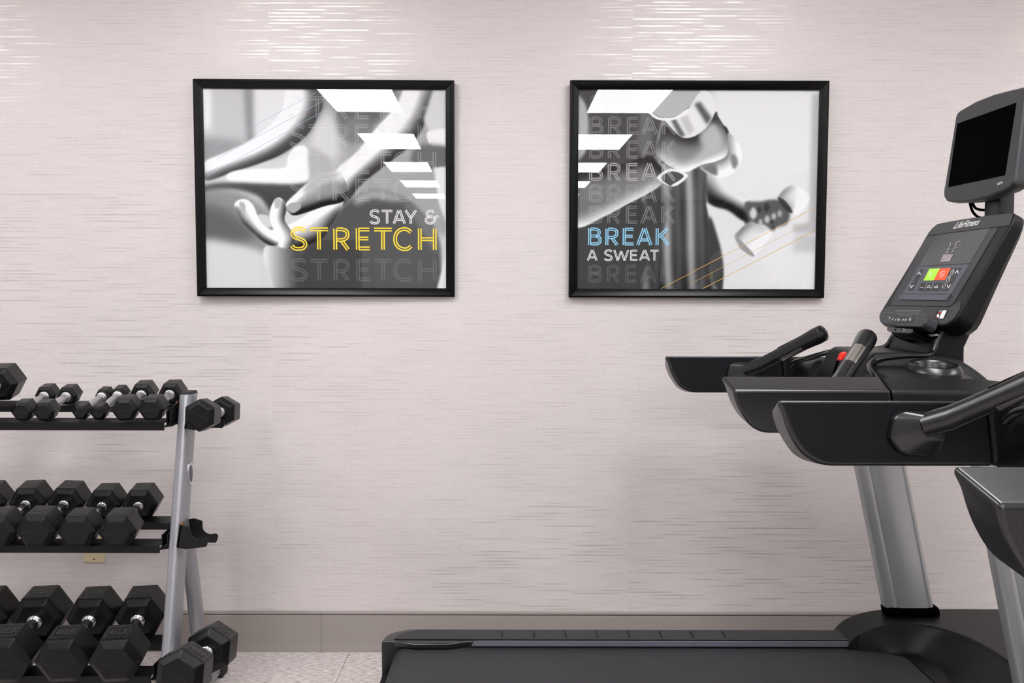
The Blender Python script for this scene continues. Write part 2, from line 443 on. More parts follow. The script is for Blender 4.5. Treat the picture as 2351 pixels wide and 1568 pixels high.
def paint_left(nx, ny):
    p = Paint(112, 1758, 100, 1455, nx, ny)
    X, Y = p.X, p.Y
    p.a = np.full(X.shape, .86)
    p.poly([(110, 90), (175, 90), (165, 360), (110, 380)], .98, 14, False)
    p.poly([(175, 90), (390, 90), (395, 480), (175, 470)], .80, 22, False)
    p.poly([(385, 90), (460, 90), (460, 470), (400, 480)], .58, 16, False)
    p.poly([(460, 90), (820, 90), (700, 300), (500, 420), (460, 420)], .92, 20, False)
    p.poly([(110, 440), (330, 450), (420, 480), (250, 560), (110, 600)], .62, 25)
    # torso and dark top behind
    p.poly([(860, 90), (1760, 90), (1760, 1100), (1100, 860), (900, 640), (780, 520), (860, 250)], .66, 20, False)
    p.poly([(900, 250), (1010, 300), (1040, 500), (960, 640), (830, 560), (820, 430)], .86, 30)
    p.poly([(1000, 90), (1420, 90), (1400, 200), (1280, 330), (1150, 470), (1050, 400), (1010, 260)], .36, 25, False)
    p.poly([(1060, 300), (1250, 300), (1200, 420), (1080, 440)], .5, 25)
    # far forearm, top to lower left
    p.poly([(690, 60), (830, 60), (905, 130), (920, 210), (880, 300), (800, 420), (640, 540), (470, 610), (300, 665), (150, 720), (110, 700), (110, 600), (260, 530), (420, 450), (560, 350), (650, 230)],
           lambda x, y: np.clip(.97 - .0, 0, 1), 5, True, (-.75, -.65, -.95, 60))
    p.poly([(830, 60), (905, 120), (922, 210), (880, 300), (800, 425), (700, 500), (560, 570), (660, 480), (780, 360), (840, 240), (835, 130)], .30, 22, True, None, .8)
    # bright cushion
    p.poly([(262, 690), (320, 655), (480, 640), (655, 630), (680, 560), (720, 500), (775, 480), (818, 510), (824, 600), (822, 700), (790, 738), (500, 742), (300, 728)], 1.0, 5)
    p.poly([(830, 500), (960, 560), (1000, 640), (860, 690), (830, 720)], .72, 14)
    # lap and folded leg
    p.poly([(110, 760), (260, 735), (700, 745), (860, 720), (760, 800), (640, 900), (560, 940), (480, 830), (300, 780), (110, 800)], .26, 12)
    p.poly([(110, 800), (300, 785), (450, 850), (560, 960), (600, 1150), (520, 1210), (300, 1150), (110, 1060)], .58, 22)
    p.poly([(110, 900), (250, 920), (380, 1010), (460, 1100), (300, 1150), (110, 1120)], .38, 35)
    p.poly([(110, 1150), (300, 1160), (480, 1230), (560, 1460), (110, 1460)], .86, 28)
    # dark lower right: thigh and shorts, then a painted-in reflection
    p.poly([(700, 1180), (900, 1080), (1040, 900), (1180, 800), (1300, 780), (1460, 830), (1600, 950), (1700, 1100), (1720, 1300), (1690, 1460), (640, 1460), (700, 1300)], .33, 12)
    p.poly([(1120, 850), (1200, 790), (1320, 780), (1460, 840), (1400, 860), (1250, 840), (1150, 880)], .66, 16)
    p.poly([(1450, 840), (1580, 930), (1680, 1080), (1700, 1200), (1640, 1150), (1560, 1010)], .46, 16)
    p.poly([(830, 1120), (1175, 1120), (1175, 1460), (720, 1460), (720, 1180)], .20, 4, False, None, .6)  # dark reflection of the towel cabinet, painted into the print tone
    # near forearm
    p.poly([(1500, 60), (1700, 60), (1640, 260), (1530, 460), (1330, 620), (1180, 740), (1090, 850), (1040, 900), (960, 760), (1000, 650), (1150, 520), (1290, 350), (1420, 210)], .93, 6, True, (-.6, -.75, -.9, 60))
    p.poly([(1440, 200), (1540, 120), (1520, 230), (1460, 320), (1370, 400), (1370, 300)], .98, 18)
    # backdrop slivers to the right
    p.poly([(1670, 90), (1770, 90), (1770, 380), (1640, 380), (1600, 300)], .86, 10, False)
    p.poly([(1635, 380), (1770, 370), (1770, 480), (1660, 480), (1630, 440)], .97, 5)
    p.poly([(1560, 480), (1770, 490), (1770, 615), (1650, 640), (1520, 600)], .40, 14)
    p.poly([(1672, 625), (1770, 620), (1770, 1460), (1690, 1460), (1740, 1250), (1752, 1000), (1700, 850)], .93, 6, False)
    # knee under the hand
    p.poly([(505, 1230), (530, 1160), (650, 1175), (850, 1130), (790, 1200), (730, 1330), (720, 1460), (600, 1460), (540, 1350)], lambda x, y: np.clip(.92 - (x - 520) / 330, .30, 1), 5)
    # hand
    p.poly([(560, 1060), (700, 1010), (800, 950), (900, 880), (1050, 850), (1010, 960), (950, 1050), (920, 1100), (850, 1140), (760, 1175), (680, 1180), (620, 1150)], .80, 3, True, (-.3, -.9, -.8, 40))
    p.poly([(655, 890), (700, 835), (830, 720), (960, 660), (1050, 690), (1085, 780), (1050, 860), (930, 890), (800, 935), (715, 955), (672, 925)], .60, 3, True, (-.4, -.9, -.8, 30))
    p.poly([(850, 690), (960, 655), (1040, 680), (900, 745), (850, 800), (780, 790)], .74, 14)
    p.poly([(672, 890), (705, 868), (755, 872), (762, 905), (715, 940), (680, 925)], .70, 3)
    p.poly([(470, 955), (545, 962), (566, 1030), (515, 1030)], .86, 4)
    p.poly([(550, 965), (560, 900), (590, 845), (622, 835), (655, 860), (664, 920), (652, 985), (690, 1050), (724, 1110), (695, 1172), (640, 1178), (600, 1150), (592, 1080), (562, 1020)], .90, 3, True, (-.8, -.3, -.8, 26))
    p.poly([(585, 850), (620, 840), (632, 875), (615, 905), (590, 905)], .76, 3)
    p.poly([(310, 885), (345, 850), (400, 850), (442, 890), (470, 960), (510, 1020), (565, 1060), (600, 1100), (606, 1155), (560, 1162), (500, 1132), (430, 1070), (360, 1000), (328, 930)], .90, 3, True, (.2, -1, -.8, 26))
    p.poly([(345, 870), (375, 868), (388, 905), (378, 950), (358, 920)], .74, 3)
    p.a += .012 * np.sin(X * .9) * np.sin(Y * 1.1)
    return np.clip(p.a, 0.02, .985)

def paint_right(nx, ny):
    p = Paint(108, 1742, 110, 1460, nx, ny)
    X, Y = p.X, p.Y
    p.a = np.clip(.24 + .70 / (1 + np.exp(-(X - 960) / 25)), 0, 1)
    p.poly([(60, 160), (150, 190), (182, 330), (172, 500), (110, 600), (60, 600)], .72, 8)
    p.poly([(108, 600), (108, 640), (300, 600), (500, 560), (590, 540), (560, 480), (300, 500)], .22, 20)
    p.poly([(1060, 110), (1760, 110), (1760, 1460), (1090, 1460)], .93, 20, False)
    p.poly([(1690, 140), (1760, 130), (1760, 1075), (1590, 1070), (1580, 1020), (1690, 1000)], .76, 12, False)
    p.poly([(1600, 1085), (1760, 1085), (1760, 1200), (1580, 1200)], .80, 20, False)
    # second, blurred arm
    p.poly([(985, 650), (1090, 760), (1240, 845), (1340, 870), (1320, 1000), (1240, 990), (1140, 920), (1000, 862)], .33, 9, True, (0, 1, .7, 40))
    p.poly([(1250, 870), (1340, 862), (1460, 845), (1530, 880), (1560, 940), (1540, 1010), (1470, 1035), (1440, 1055), (1380, 1015), (1290, 1010)], .36, 8)
    for (x, y, r, v) in ((1310, 940, 26, .86), (1360, 1000, 14, .8), (1405, 980, 18, .8), (1450, 960, 16, .78), (1490, 940, 16, .72), (1400, 900, 20, .2), (1350, 915, 14, .18), (1450, 1040, 10, .2), (1440, 1000, 10, .15)):
        p.poly([(x - r, y), (x, y - r * 1.6), (x + r, y), (x, y + r * 1.6)], v, 7)
    p.poly([(1475, 835), (1530, 765), (1590, 752), (1660, 790), (1690, 835), (1660, 900), (1590, 955), (1560, 925), (1530, 870)], .95, 6, True, (1, .3, -.4, 30))
    p.poly([(1475, 830), (1520, 850), (1565, 905), (1575, 935), (1540, 925), (1490, 870)], .22, 4)
    p.poly([(1185, 1100), (1280, 1000), (1330, 1008), (1435, 1070), (1420, 1110), (1315, 1225), (1225, 1180)], .93, 6, True, (.7, .7, -.4, 30))
    p.poly([(1182, 1100), (1225, 1120), (1318, 1215), (1310, 1232), (1270, 1215), (1200, 1160)], .62, 4)
    p.poly([(1185, 1090), (1275, 1000), (1262, 990), (1195, 1060)], .25, 4)
    # shirt with folds
    def folds(x, y):
        u = (x - 800 - (y - 600) * .10) / 55
        return np.clip(.40 + .17 * np.sin(u * 2.1 + .6 * np.sin(y / 170)) + .10 * np.sin(u * 4.3 + y / 210) - .10 * np.clip((y - 1150) / 300, 0, 1), .1, .8)
    p.poly([(520, 620), (640, 600), (900, 640), (945, 630), (985, 660), (988, 860), (1020, 1020), (1075, 1130), (1108, 1280), (1100, 1470), (560, 1470), (600, 1250), (590, 1000), (560, 850)], folds, 8)
    p.poly([(560, 800), (680, 760), (720, 950), (640, 1150), (600, 1350), (540, 1460), (400, 1460), (560, 1150)], .24, 25, True, None, .8)
    p.poly([(985, 870), (1150, 960), (1262, 1010), (1180, 1095), (1225, 1180), (1300, 1240), (1500, 1400), (1500, 1460), (1108, 1460), (1108, 1280), (1060, 1110)], .92, 5, False)
    p.poly([(1010, 960), (1075, 1120), (1110, 1290), (1100, 1460), (1040, 1400), (1000, 1200)], .24, 8)
    p.poly([(520, 120), (580, 240), (620, 420), (560, 560), (510, 470), (530, 300)], .40, 12)
    p.poly([(640, 500), (670, 340), (700, 330), (690, 560), (660, 620)], .58, 8)
    # near forearm
    p.poly([(90, 700), (300, 640), (480, 590), (590, 556), (650, 600), (720, 700), (620, 790), (450, 880), (300, 960), (90, 1030)], .47, 3, True, (.25, -1, .55, 40))
    # fist
    p.poly([(640, 520), (665, 430), (690, 345), (770, 400), (860, 430), (960, 390), (1040, 260), (1060, 290), (1110, 370), (1135, 450), (1128, 545), (1050, 590), (960, 610), (845, 665), (770, 640), (700, 600)], .52, 3, True, (-.2, -1, .5, 40))
    p.poly([(930, 420), (1020, 330), (1080, 400), (1090, 500), (1000, 560), (900, 600), (960, 500)], .74, 16)
    p.poly([(1090, 350), (1120, 365), (1140, 420), (1130, 470), (1118, 410)], .15, 3)
    # near dumbbell
    p.poly([(1125, 400), (1195, 460), (1226, 545), (1195, 640), (1100, 700), (1010, 680), (940, 625), (1050, 590), (1125, 540)], .90, 3, True, (.5, .5, -.6, 26))
    p.poly([(960, 630), (1040, 606), (1060, 680), (1010, 672)], .45, 8)
    p.poly([(1145, 560), (1175, 540), (1200, 600), (1170, 640)], .5, 8)
    p.poly([(905, 95), (1000, 130), (1040, 220), (1005, 330), (920, 410), (835, 434), (770, 395), (690, 300), (760, 300), (860, 230)], .94, 3)
    p.poly([(895, 205), (935, 190), (1015, 300), (985, 345)], .32, 10, False)
    p.poly([(735, 305), (770, 305), (840, 420), (800, 425)], .35, 8, False)
    p.poly([(800, 300), (850, 280), (900, 380), (860, 415)], .80, 8, False)
    p.poly([(565, 90), (920, 90), (905, 160), (850, 235), (760, 290), (660, 292), (590, 240), (568, 180)], .74, 3)
    p.poly([(568, 180), (592, 242), (660, 294), (760, 292), (850, 238), (856, 256), (765, 310), (655, 312), (580, 258)], .98, 2)
    # watch
    p.poly([(655, 690), (745, 637), (850, 672), (848, 706), (762, 760), (672, 722)], .97, 2)
    p.poly([(676, 700), (752, 657), (832, 690), (752, 748), (742, 756)], .28, 2)
    p.a += .012 * np.sin(X * .9) * np.sin(Y * 1.1)
    return np.clip(p.a, 0.02, .985)

GL = {
 'S': [('c', [(.93, .84), (.74, .95), (.5, .97), (.2, .9), (.1, .73), (.24, .58), (.5, .51), (.8, .41), (.93, .23), (.78, .07), (.5, .03), (.22, .06), (.05, .18)])],
 'T': [('l', [(0, .94), (1, .94)]), ('l', [(.5, .88), (.5, 0)])],
 'R': [('l', [(.09, 0), (.09, .97)]), ('c2', [(.2, .94), (.55, .94), (.83, .86), (.9, .70), (.82, .54), (.55, .45), (.2, .45)]), ('l', [(.52, .4), (.93, 0)])],
 'E': [('l', [(.1, 0), (.1, 1)]), ('l', [(.18, .94), (.98, .94)]), ('l', [(.18, .52), (.9, .52)]), ('l', [(.18, .06), (1, .06)])],
 'C': [('c', [(.98, .82), (.8, .93), (.6, .97), (.3, .9), (.1, .7), (.06, .5), (.1, .3), (.3, .1), (.6, .03), (.8, .06), (.98, .18)])],
 'H': [('l', [(.08, 0), (.08, 1)]), ('l', [(.92, 0), (.92, 1)]), ('l', [(.15, .5), (.85, .5)])],
 'A': [('l', [(.05, 0), (.46, 1)]), ('l', [(.54, 1), (.95, 0)]), ('l', [(.28, .3), (.74, .3)])],
 'Y': [('l', [(.05, 1), (.5, .42)]), ('l', [(.95, 1), (.5, .42)]), ('l', [(.5, .42), (.5, 0)])],
 'K': [('l', [(.1, 0), (.1, 1)]), ('l', [(.2, .48), (.88, 1)]), ('l', [(.38, .58), (.95, 0)])],
 'B': [('l', [(.09, 0), (.09, 1)]), ('c2', [(.2, .94), (.55, .94), (.8, .86), (.85, .73), (.78, .60), (.55, .53), (.2, .53)]), ('c2', [(.2, .53), (.6, .52), (.87, .44), (.93, .28), (.85, .12), (.6, .06), (.2, .06)])],
 'W': [('l', [(.03, 1), (.27, 0)]), ('l', [(.27, 0), (.5, .9)]), ('l', [(.5, .9), (.73, 0)]), ('l', [(.73, 0), (.97, 1)])],
 '&': [('c', [(.66, .86), (.5, .95), (.3, .95), (.15, .84), (.14, .68), (.28, .56), (.6, .53)]), ('c', [(.6, .53), (.28, .50), (.08, .36), (.07, .2), (.2, .07), (.42, .04), (.62, .12), (.74, .28), (.80, .5)]), ('l', [(.6, .42), (1.02, .60)])],
}
def glyph(st, ch, x0, x1, y0, y1, P, wt=.063, off=.058):
    """double-line letter; box x0..x1, top y0, bottom y1 in picture pixels"""
    H = y1 - y0; w_ = off * H
    for kind, pts in GL[ch]:
        Q = [(x0 + a * (x1 - x0), y1 - b * (y1 - y0)) for a, b in pts]
        if kind != 'l': Q = [tuple(q[:2]) for q in spline(Q, 5)]
        n = len(Q)
        for sgn in (-1, 1):
            O = []
            for i in range(n):
                a = Vector(Q[max(i - 1, 0)]); b = Vector(Q[min(i + 1, n - 1)]); t = (b - a).normalized()
                O.append((Q[i][0] - t.y * w_ * sgn, Q[i][1] + t.x * w_ * sgn))
            st.line(O, wt * H, P)

def picture(corners, zoff, zs, rect, painter, yaw, lean, label, writer):
    tl, tr, br, bl = [at(*c, WY - .026) for c in corners]
    ctr = (tl + tr + br + bl) / 4
    W = ((tr - tl).length + (br - bl).length) / 2; H = ((tl - bl).length + (tr - br).length) / 2
    root = empty('framed_picture', ctr); tag(root, label, 'picture', 'black-framed posters on the papered wall')
    root.matrix_world = Matrix.Translation(ctr) @ Matrix.Rotation(yaw, 4, 'Z') @ Matrix.Rotation(lean, 4, 'X')
    MI = root.matrix_world.inverted(); R3 = root.matrix_world.to_3x3()
    hw, hh, t = W / 2, H / 2, .031
    # four mitred bars: outer lip high, sloping to the sight edge
    cs = [(0, .016), (0, -.010), (.006, -.014), (.018, -.010), (t, -.002), (t, .016)]      # (inset, y)
    cn = [(-hw, -hh), (hw, -hh), (hw, hh), (-hw, hh)]
    for i in range(4):
        a, b = cn[i], cn[(i + 1) % 4]
        def ring(c): return [(c[0] - math.copysign(s, c[0]), y, c[1] - math.copysign(s, c[1])) for s, y in cs]
        loft('frame_bar', [ring(a), ring(b)], M['frame'], root, bevel=.0012)
    iw, ih = hw - t + .002, hh - t + .002
    box('backing_board', (-iw, .008, -ih), (iw, .014, ih), M['white'], root)
    def loc(zx, zy):
        q = MI @ hit(zoff[0] + zx / zs, zoff[1] + zy / zs, root.matrix_world @ Vector((0, .006, 0)), R3 @ Vector((0, 1, 0)))
        return q.x, q.z
    a = loc(rect[0], rect[2]); b = loc(rect[1], rect[3])
    # linear map between picture pixels and the sheet
    mx = (b[0] - a[0]) / (rect[1] - rect[0]); mz = (b[1] - a[1]) / (rect[3] - rect[2])
    def P(zx, zy, y=.0052): return (a[0] + (zx - rect[0]) * mx, y, a[1] + (zy - rect[2]) * mz)
    NX, NY = 560, 462
    tone = painter(NX, NY)
    lin = np.where(tone < .04045, tone / 12.92, ((tone + .055) / 1.055) ** 2.4)
    xs = np.linspace(-iw, iw, NX); zs_ = np.linspace(ih, -ih, NY); GX, GZ = np.meshgrid(xs, zs_)
    V = np.stack([GX, np.full_like(GX, .006), GZ], -1).reshape(-1, 3)
    idx = np.arange(NX * NY).reshape(NY, NX)
    Fq = np.stack([idx[:-1, :-1], idx[1:, :-1], idx[1:, 1:], idx[:-1, 1:]], -1).reshape(-1, 4)
    me = bpy.data.meshes.new('print'); me.vertices.add(len(V)); me.vertices.foreach_set('co', V.ravel())
    me.loops.add(len(Fq) * 4); me.loops.foreach_set('vertex_index', Fq.ravel())
    me.polygons.add(len(Fq)); me.polygons.foreach_set('loop_start', np.arange(len(Fq)) * 4); me.polygons.foreach_set('loop_total', np.full(len(Fq), 4))
    me.update()
    ca = me.color_attributes.new('tone', 'FLOAT_COLOR', 'POINT')
    l = lin.ravel() * .92; ca.data.foreach_set('color', np.stack([l * .985, l * 1.0, l * 1.02, np.ones_like(l)], -1).ravel())
    me.materials.append(M['print'])
    o = bpy.data.objects.new('print', me); C.objects.link(o); o.parent = root
    writer(P, root)
    mk('glazing', [(-iw, -.0005, -ih), (iw, -.0005, -ih), (iw, -.0005, ih), (-iw, -.0005, ih)], [(0, 1, 2, 3)], M['glass'], root)
    return root

def write_left(P, root):
    cols = [('S', 690, 797), ('T', 820, 945), ('R', 985, 1090), ('E', 1140, 1232), ('T', 1262, 1385), ('C', 1400, 1520), ('H', 1568, 1690)]
    def row(y0, y1, m, cols=cols, nm='faint_word'):
        st = Strokes()
        for ch, a, b in cols: glyph(st, ch, a, b, y0, y1, P)
        return st.build(nm, m, root)
    row(1042, 1190, M['yellow'], nm='yellow_word')
    for y, k in ((150, 'faint'), (338, 'faint'), (522, 'faint'), (708, 'faint'), (1258, 'faint_lo')): row(y, y + 145, M[k])
    row(918, 1010, M['white'], [('S', 1235, 1300), ('T', 1315, 1390), ('A', 1395, 1478), ('Y', 1476, 1556), ('&', 1615, 1705)], 'white_word')
    st = Strokes()
    for a, b in (((118, 527), (870, 122)), ((190, 575), (915, 180)), ((125, 690), (915, 250))): st.line([a, b], 2.6, P)
    st.build('diagonal_lines', M['thin_blue'], root)
def write_right(P, root):
    def row(y0, y1, m, cols, nm='faint_word'):
        st = Strokes()
        for ch, a, b in cols: glyph(st, ch, a, b, y0, y1, P)
        return st.build(nm, m, root)
    fc = [('B', 190, 276), ('R', 315, 396), ('E', 440, 513), ('A', 540, 642), ('K', 675, 766)]
    for y, k in ((145, 'faint_lo'), (290, 'faint'), (452, 'faint'), (603, 'faint_hi'), (750, 'faint'), (895, 'faint'), (1300, 'faint_lo')): row(y, y + 116, M[k], fc)
    row(1045, 1160, M['blue'], [('B', 187, 271), ('R', 303, 386), ('E', 420, 491), ('A', 514, 612), ('K', 640, 729)], 'blue_word')
    row(1195, 1267, M['white'], [('A', 180, 246), ('S', 295, 348), ('W', 358, 458), ('E', 470, 517), ('A', 532, 600), ('T', 603, 660)], 'white_word')
    st = Strokes()
    for a, b, wd in (((680, 1460), (1735, 885), 3.4), ((880, 1425), (1700, 985), 2.2), ((960, 1460), (1735, 1045), 3.8)): st.line([a, b], wd, P)
    st.build('diagonal_lines', M['thin_gold'], root)
picture([(447, 184), (1043, 186), (1043.5, 682), (455.5, 680)], (430, 170), 2.959, (112, 1758, 100, 1455), paint_left, .018, .0178,
        'black-framed monochrome poster of a resting hand reading STAY & STRETCH', write_left)
picture([(1308, 187), (1900, 187), (1892.5, 684), (1306, 683)], (1290, 170), 2.959, (108, 1742, 110, 1460), paint_right, .0, .0178,
        'black-framed monochrome poster of arms lifting dumbbells reading BREAK A SWEAT', write_right)

# outlet plate low on the wall behind the rack
oc = at(216.8, 1253, WY)
r = empty('wall_outlet', (oc.x, WY, oc.z)); tag(r, 'cream wall outlet plate half hidden behind the middle rack shelf', 'outlet')
mk('cover_plate', [(-.0395, 0, -.062), (.0395, 0, -.062), (.0395, 0, .062), (-.0395, 0, .062), (-.036, -.006, -.0585), (.036, -.006, -.0585), (.036, -.006, .0585), (-.036, -.006, .0585)],
   [(0, 1, 2, 3), (4, 5, 6, 7), (0, 1, 5, 4), (1, 2, 6, 5), (2, 3, 7, 6), (3, 0, 4, 7)], M['cream'], r, bevel=.001)
box('socket_face', (-.0165, -.0075, -.0335), (.0165, -.006, .0335), M['cream'], r, bevel=.0006)
sr = [[(x, -.006 - z, y - .048) for x, y, z in ring] for ring in lathe_pts([(.0035, 0), (.003, .001), (.0001, .0012)], 12)]
loft('screw', sr, M['rust'], r)

# ------------------------------------------------------------------ dumbbells
def make_dumbbell(R, T, gap, text=None):
    """local +Y runs from the outer face of the front head to the back; origin at that face's centre"""
    root = empty('hex_dumbbell')
    c = .36 * R * .62
    def hexring(r, y): return [(r * math.cos(PI / 3 * k), y, r * math.sin(PI / 3 * k)) for k in range(6)]
    def head(y0):
        return loft('head', [hexring(r, y0 + y) for r, y in ((R * .69, 0), (R, c), (R, T - c), (R * .69, T))], M['rubber'], root, bevel=R * .045, seg=3, angle=20)
    h1 = head(0); h2 = head(T + gap)
    # moulded seam round each head at mid height
    hr = max(.012, R * .21)
    y0, y1 = T, T + gap
    g = gap
    pr = [(hr * 1.35, -.002), (hr * 1.35, .006), (hr * 1.1, .009), (hr * 1.18, .013), (hr * .92, .019), (hr * .95, g * .25), (hr * 1.12, g * .5), (hr * .95, g * .75), (hr * .92, g - .019), (hr * 1.18, g - .013), (hr * 1.1, g - .009), (hr * 1.35, g - .006), (hr * 1.35, g + .002)]
    q = spline([(a, b, 0) for a, b in pr], 3)
    rings = [[(v.x * math.cos(2 * PI * j / 20), y0 + v.y, v.x * math.sin(2 * PI * j / 20)) for j in range(20)] for v in q]
    loft('handle', rings, M['chrome'] if R > .05 else M['knurl'], root, smooth=True)
    ap = R * math.sqrt(3) / 2
    for hd, ya, flip in ((h1, c, 1), (h2, T + gap + c, -1)):
        ln = T - 2 * c
        # raised border of the weight panel on the top flat
        st = Strokes()
        w2 = R * .40; ym = ya + ln * .5; d = ln * .34
        Pq = lambda a, b: (a, b, ap + .0009)
        st.line([(-w2, ym - d), (w2, ym - d), (w2, ym + d), (-w2, ym + d)], R * .035, Pq, True)
        p = st.build('panel_border', M['rubber_text'], hd)
        if text:
            hh = d * 1.15; ww = w2 * .82
            if flip > 0: Pt = lambda s, t: (-ww + 2 * ww * s, ym - hh / 2 + hh * t, ap + .0011)
            else: Pt = lambda s, t: (ww - 2 * ww * s, ym + hh / 2 - hh * t, ap + .0011)
            text_on('weight_lettering', text, Pt, M['rubber_text'], hd, bold=.01)
    # parting line across the front face
    st = Strokes(); st.line([(-R * .66, 0), (R * .66, 0)], .0007, lambda a, b: (a, -.0004, b)); st.build('parting_line', M['rubber_text'], h1)
    return root
def place(root, fpx, rpx, Yf, roll, L):
    P1 = at(*fpx, Yf); r = ray(*rpx); o = Vector((0, 0, CAMH))
    a = r.dot(r); b = 2 * r.dot(o - P1); cc = (o - P1).dot(o - P1) - L * L
    disc = b * b - 4 * a * cc
    P2 = o + r * ((-b + math.sqrt(max(0, disc))) / (2 * a))
    y = (P2 - P1).normalized(); x = Vector((1, 0, 0)); x = (x - y * x.dot(y)).normalized(); z = x.cross(y)
    Mx = Matrix((x, y, z)).transposed().to_4x4()
    root.matrix_world = Matrix.Translation(P1) @ Mx @ Matrix.Rotation(math.radians(roll), 4, 'Y')
    return P1, P2
KIND = {'fifty': (.0815, .128, .125, '50LB'), 'fortyfive': (.077, .122, .125, '45LB'), 'forty': (.0735, .118, .125, '40LB'),
        'thirtyfive': (.0583, .104, .125, '30LB'), 'thirty': (.0570, .098, .125, '25LB'), 'twentyfive': (.049, .088, .122, '20LB'),
        'fifteen': (.0395, .076, .12, '15LB'), 'big': (.062, .104, .125, '40LB'), 'ten': (.0325, .062, .115, None), 'five': (.0250, .050, .112, None)}
G_T, G_M, G_B = 'hex dumbbells on the top tier', 'hex dumbbells on the middle tier', 'hex dumbbells on the bottom tier'
DB = [
 ('big', (-85, 930), (-9, 885), 2.62, 0, 'very large black hex dumbbell cut off by the left edge of the top tier', G_T),
 ('ten', (48, 946.5), (102, 909.5), 2.66, 0, 'small hex dumbbell with worn handle, right beside the very large one on the top tier', G_T),
 ('ten', (98.5, 947), (152.5, 910.5), 2.66, 0, 'small hex dumbbell with worn chrome handle, left of the empty gap on the top tier', G_T),
 ('five', (182.5, 949), (234.5, 911), 2.68, 3, 'tiny hex dumbbell right of the empty gap on the top tier', G_T),
 ('five', (224, 950), (271, 908), 2.68, 0, 'tiny hex dumbbell squeezed against the medium ones on the top tier', G_T),
 ('fifteen', (284.5, 942.5), (325, 906.5), 2.64, 0, 'medium hex dumbbell on the top tier, second from the rack post', G_T),
 ('fifteen', (345.5, 942), (390, 905.5), 2.64, 0, 'medium hex dumbbell on the top tier, next to the rack post', G_T),
 ('thirtyfive', (-105, 1225), (-32, 1159), 2.58, 0, 'black hex dumbbell on the middle tier, mostly outside the left edge', G_M),
 ('thirtyfive', (-12, 1226), (60, 1158.5), 2.58, 0, 'black hex dumbbell on the middle tier, front head cut by the left edge', G_M),
 ('thirtyfive', (79, 1223), (147.5, 1158.5), 2.58, 4, 'slightly rolled black hex dumbbell on the middle tier, third from the post', G_M),
 ('thirty', (173, 1225), (235, 1162.5), 2.58, 0, 'black hex dumbbell on the middle tier, second from the post', G_M),
 ('thirty', (266, 1224.5), (318.5, 1162), 2.58, 0, 'black hex dumbbell on the middle tier, nearest the post', G_M),
 ('fifty', (-140, 1527), (-46, 1428), 2.50, 0, 'big hex dumbbell on the bottom tier, only its rear head showing at the left edge', G_B),
 ('fifty', (-1, 1525.5), (80, 1427), 2.50, 0, 'big hex dumbbell marked 50LB on the bottom tier, cut by the left edge', G_B),
 ('fortyfive', (136.5, 1525), (205, 1425.5), 2.50, 0, 'big hex dumbbell marked 45LB on the bottom tier, second from the post', G_B),
 ('fortyfive', (261.5, 1525), (317, 1424), 2.50, 0, 'big hex dumbbell marked 45LB on the bottom tier, nearest the post', G_B),
 ('twentyfive', (455.5, 954), (505, 946), 2.58, 31, 'hex dumbbell hanging in the upper side cradle outside the post', None),
 ('forty', (408, 1555), (474, 1499), 2.36, 33, 'big hex dumbbell marked 40LB in the lowest side cradle near the carpet', None),
]
proto = {}
bpy.context.view_layer.update()
for kd, f_, r_, Yf, roll, lab, grp in DB:
    R, T, gap, tx = KIND[kd]
    if kd not in proto: proto[kd] = make_dumbbell(R, T, gap, tx); root = proto[kd]
    else: root = copy_tree(proto[kd])
    P1, P2 = place(root, f_, r_, Yf, roll, T + gap)
    tag(root, lab, 'dumbbell', grp)

# ------------------------------------------------------------------ dumbbell rack
rack = empty('dumbbell_rack', (-1.013, 2.62, 0)); tag(rack, 'silver-legged dumbbell rack with three black angled tiers', 'rack')
RL = Matrix.Translation((1.013, -2.62, 0))
def W(v): return Vector(v) + Vector((1.013, -2.62, 0))        # world -> rack-local
def rr(cx, cy, z, wx, wy, n=28, p=3.2):
    return [W((cx + wx / 2 * math.copysign(abs(math.cos(2 * PI * k / n)) ** (2 / p), math.cos(2 * PI * k / n)), cy + wy / 2 * math.copysign(abs(math.sin(2 * PI * k / n)) ** (2 / p), math.sin(2 * PI * k / n)), z)) for k in range(n)]
def py(z): return 2.575 + (z - .25) * .235
for xs in (-1.013, -2.75):
    post = loft('post', [rr(xs, py(z) + .012, z, .040, .082) for z in (.02, .3, .6, .9, .997)], M['rack_silver'], rack, smooth=True)
    loft('post_cap', [rr(xs, py(.997) + .012, .997, .040, .082), rr(xs, py(1.0) + .012, 1.004, .034, .076)], M['foot'], post, smooth=True)
    leg = spline([(xs, 2.69, .60), (xs, 2.715, .545), (xs, 2.748, .47), (xs, 2.775, .38), (xs, 2.805, .24), (xs, 2.845, .02)], 5)
    tube('rear_leg', [W(p) for p in leg], [(.040, .019)] * len(leg), M['rack_silver'], rack, up=(0, 1, 0), n=24)
    foot = tube('floor_foot', [W((xs, 2.42, .022)), W((xs, 3.0, .022))], .021, M['rack_silver'], rack, up=(0, 0, 1))
    for y in (2.43, 2.99): box('rubber_pad', W((xs - .028, y - .03, 0)), W((xs + .028, y + .03, .03)), M['foot'], foot, bevel=.004)
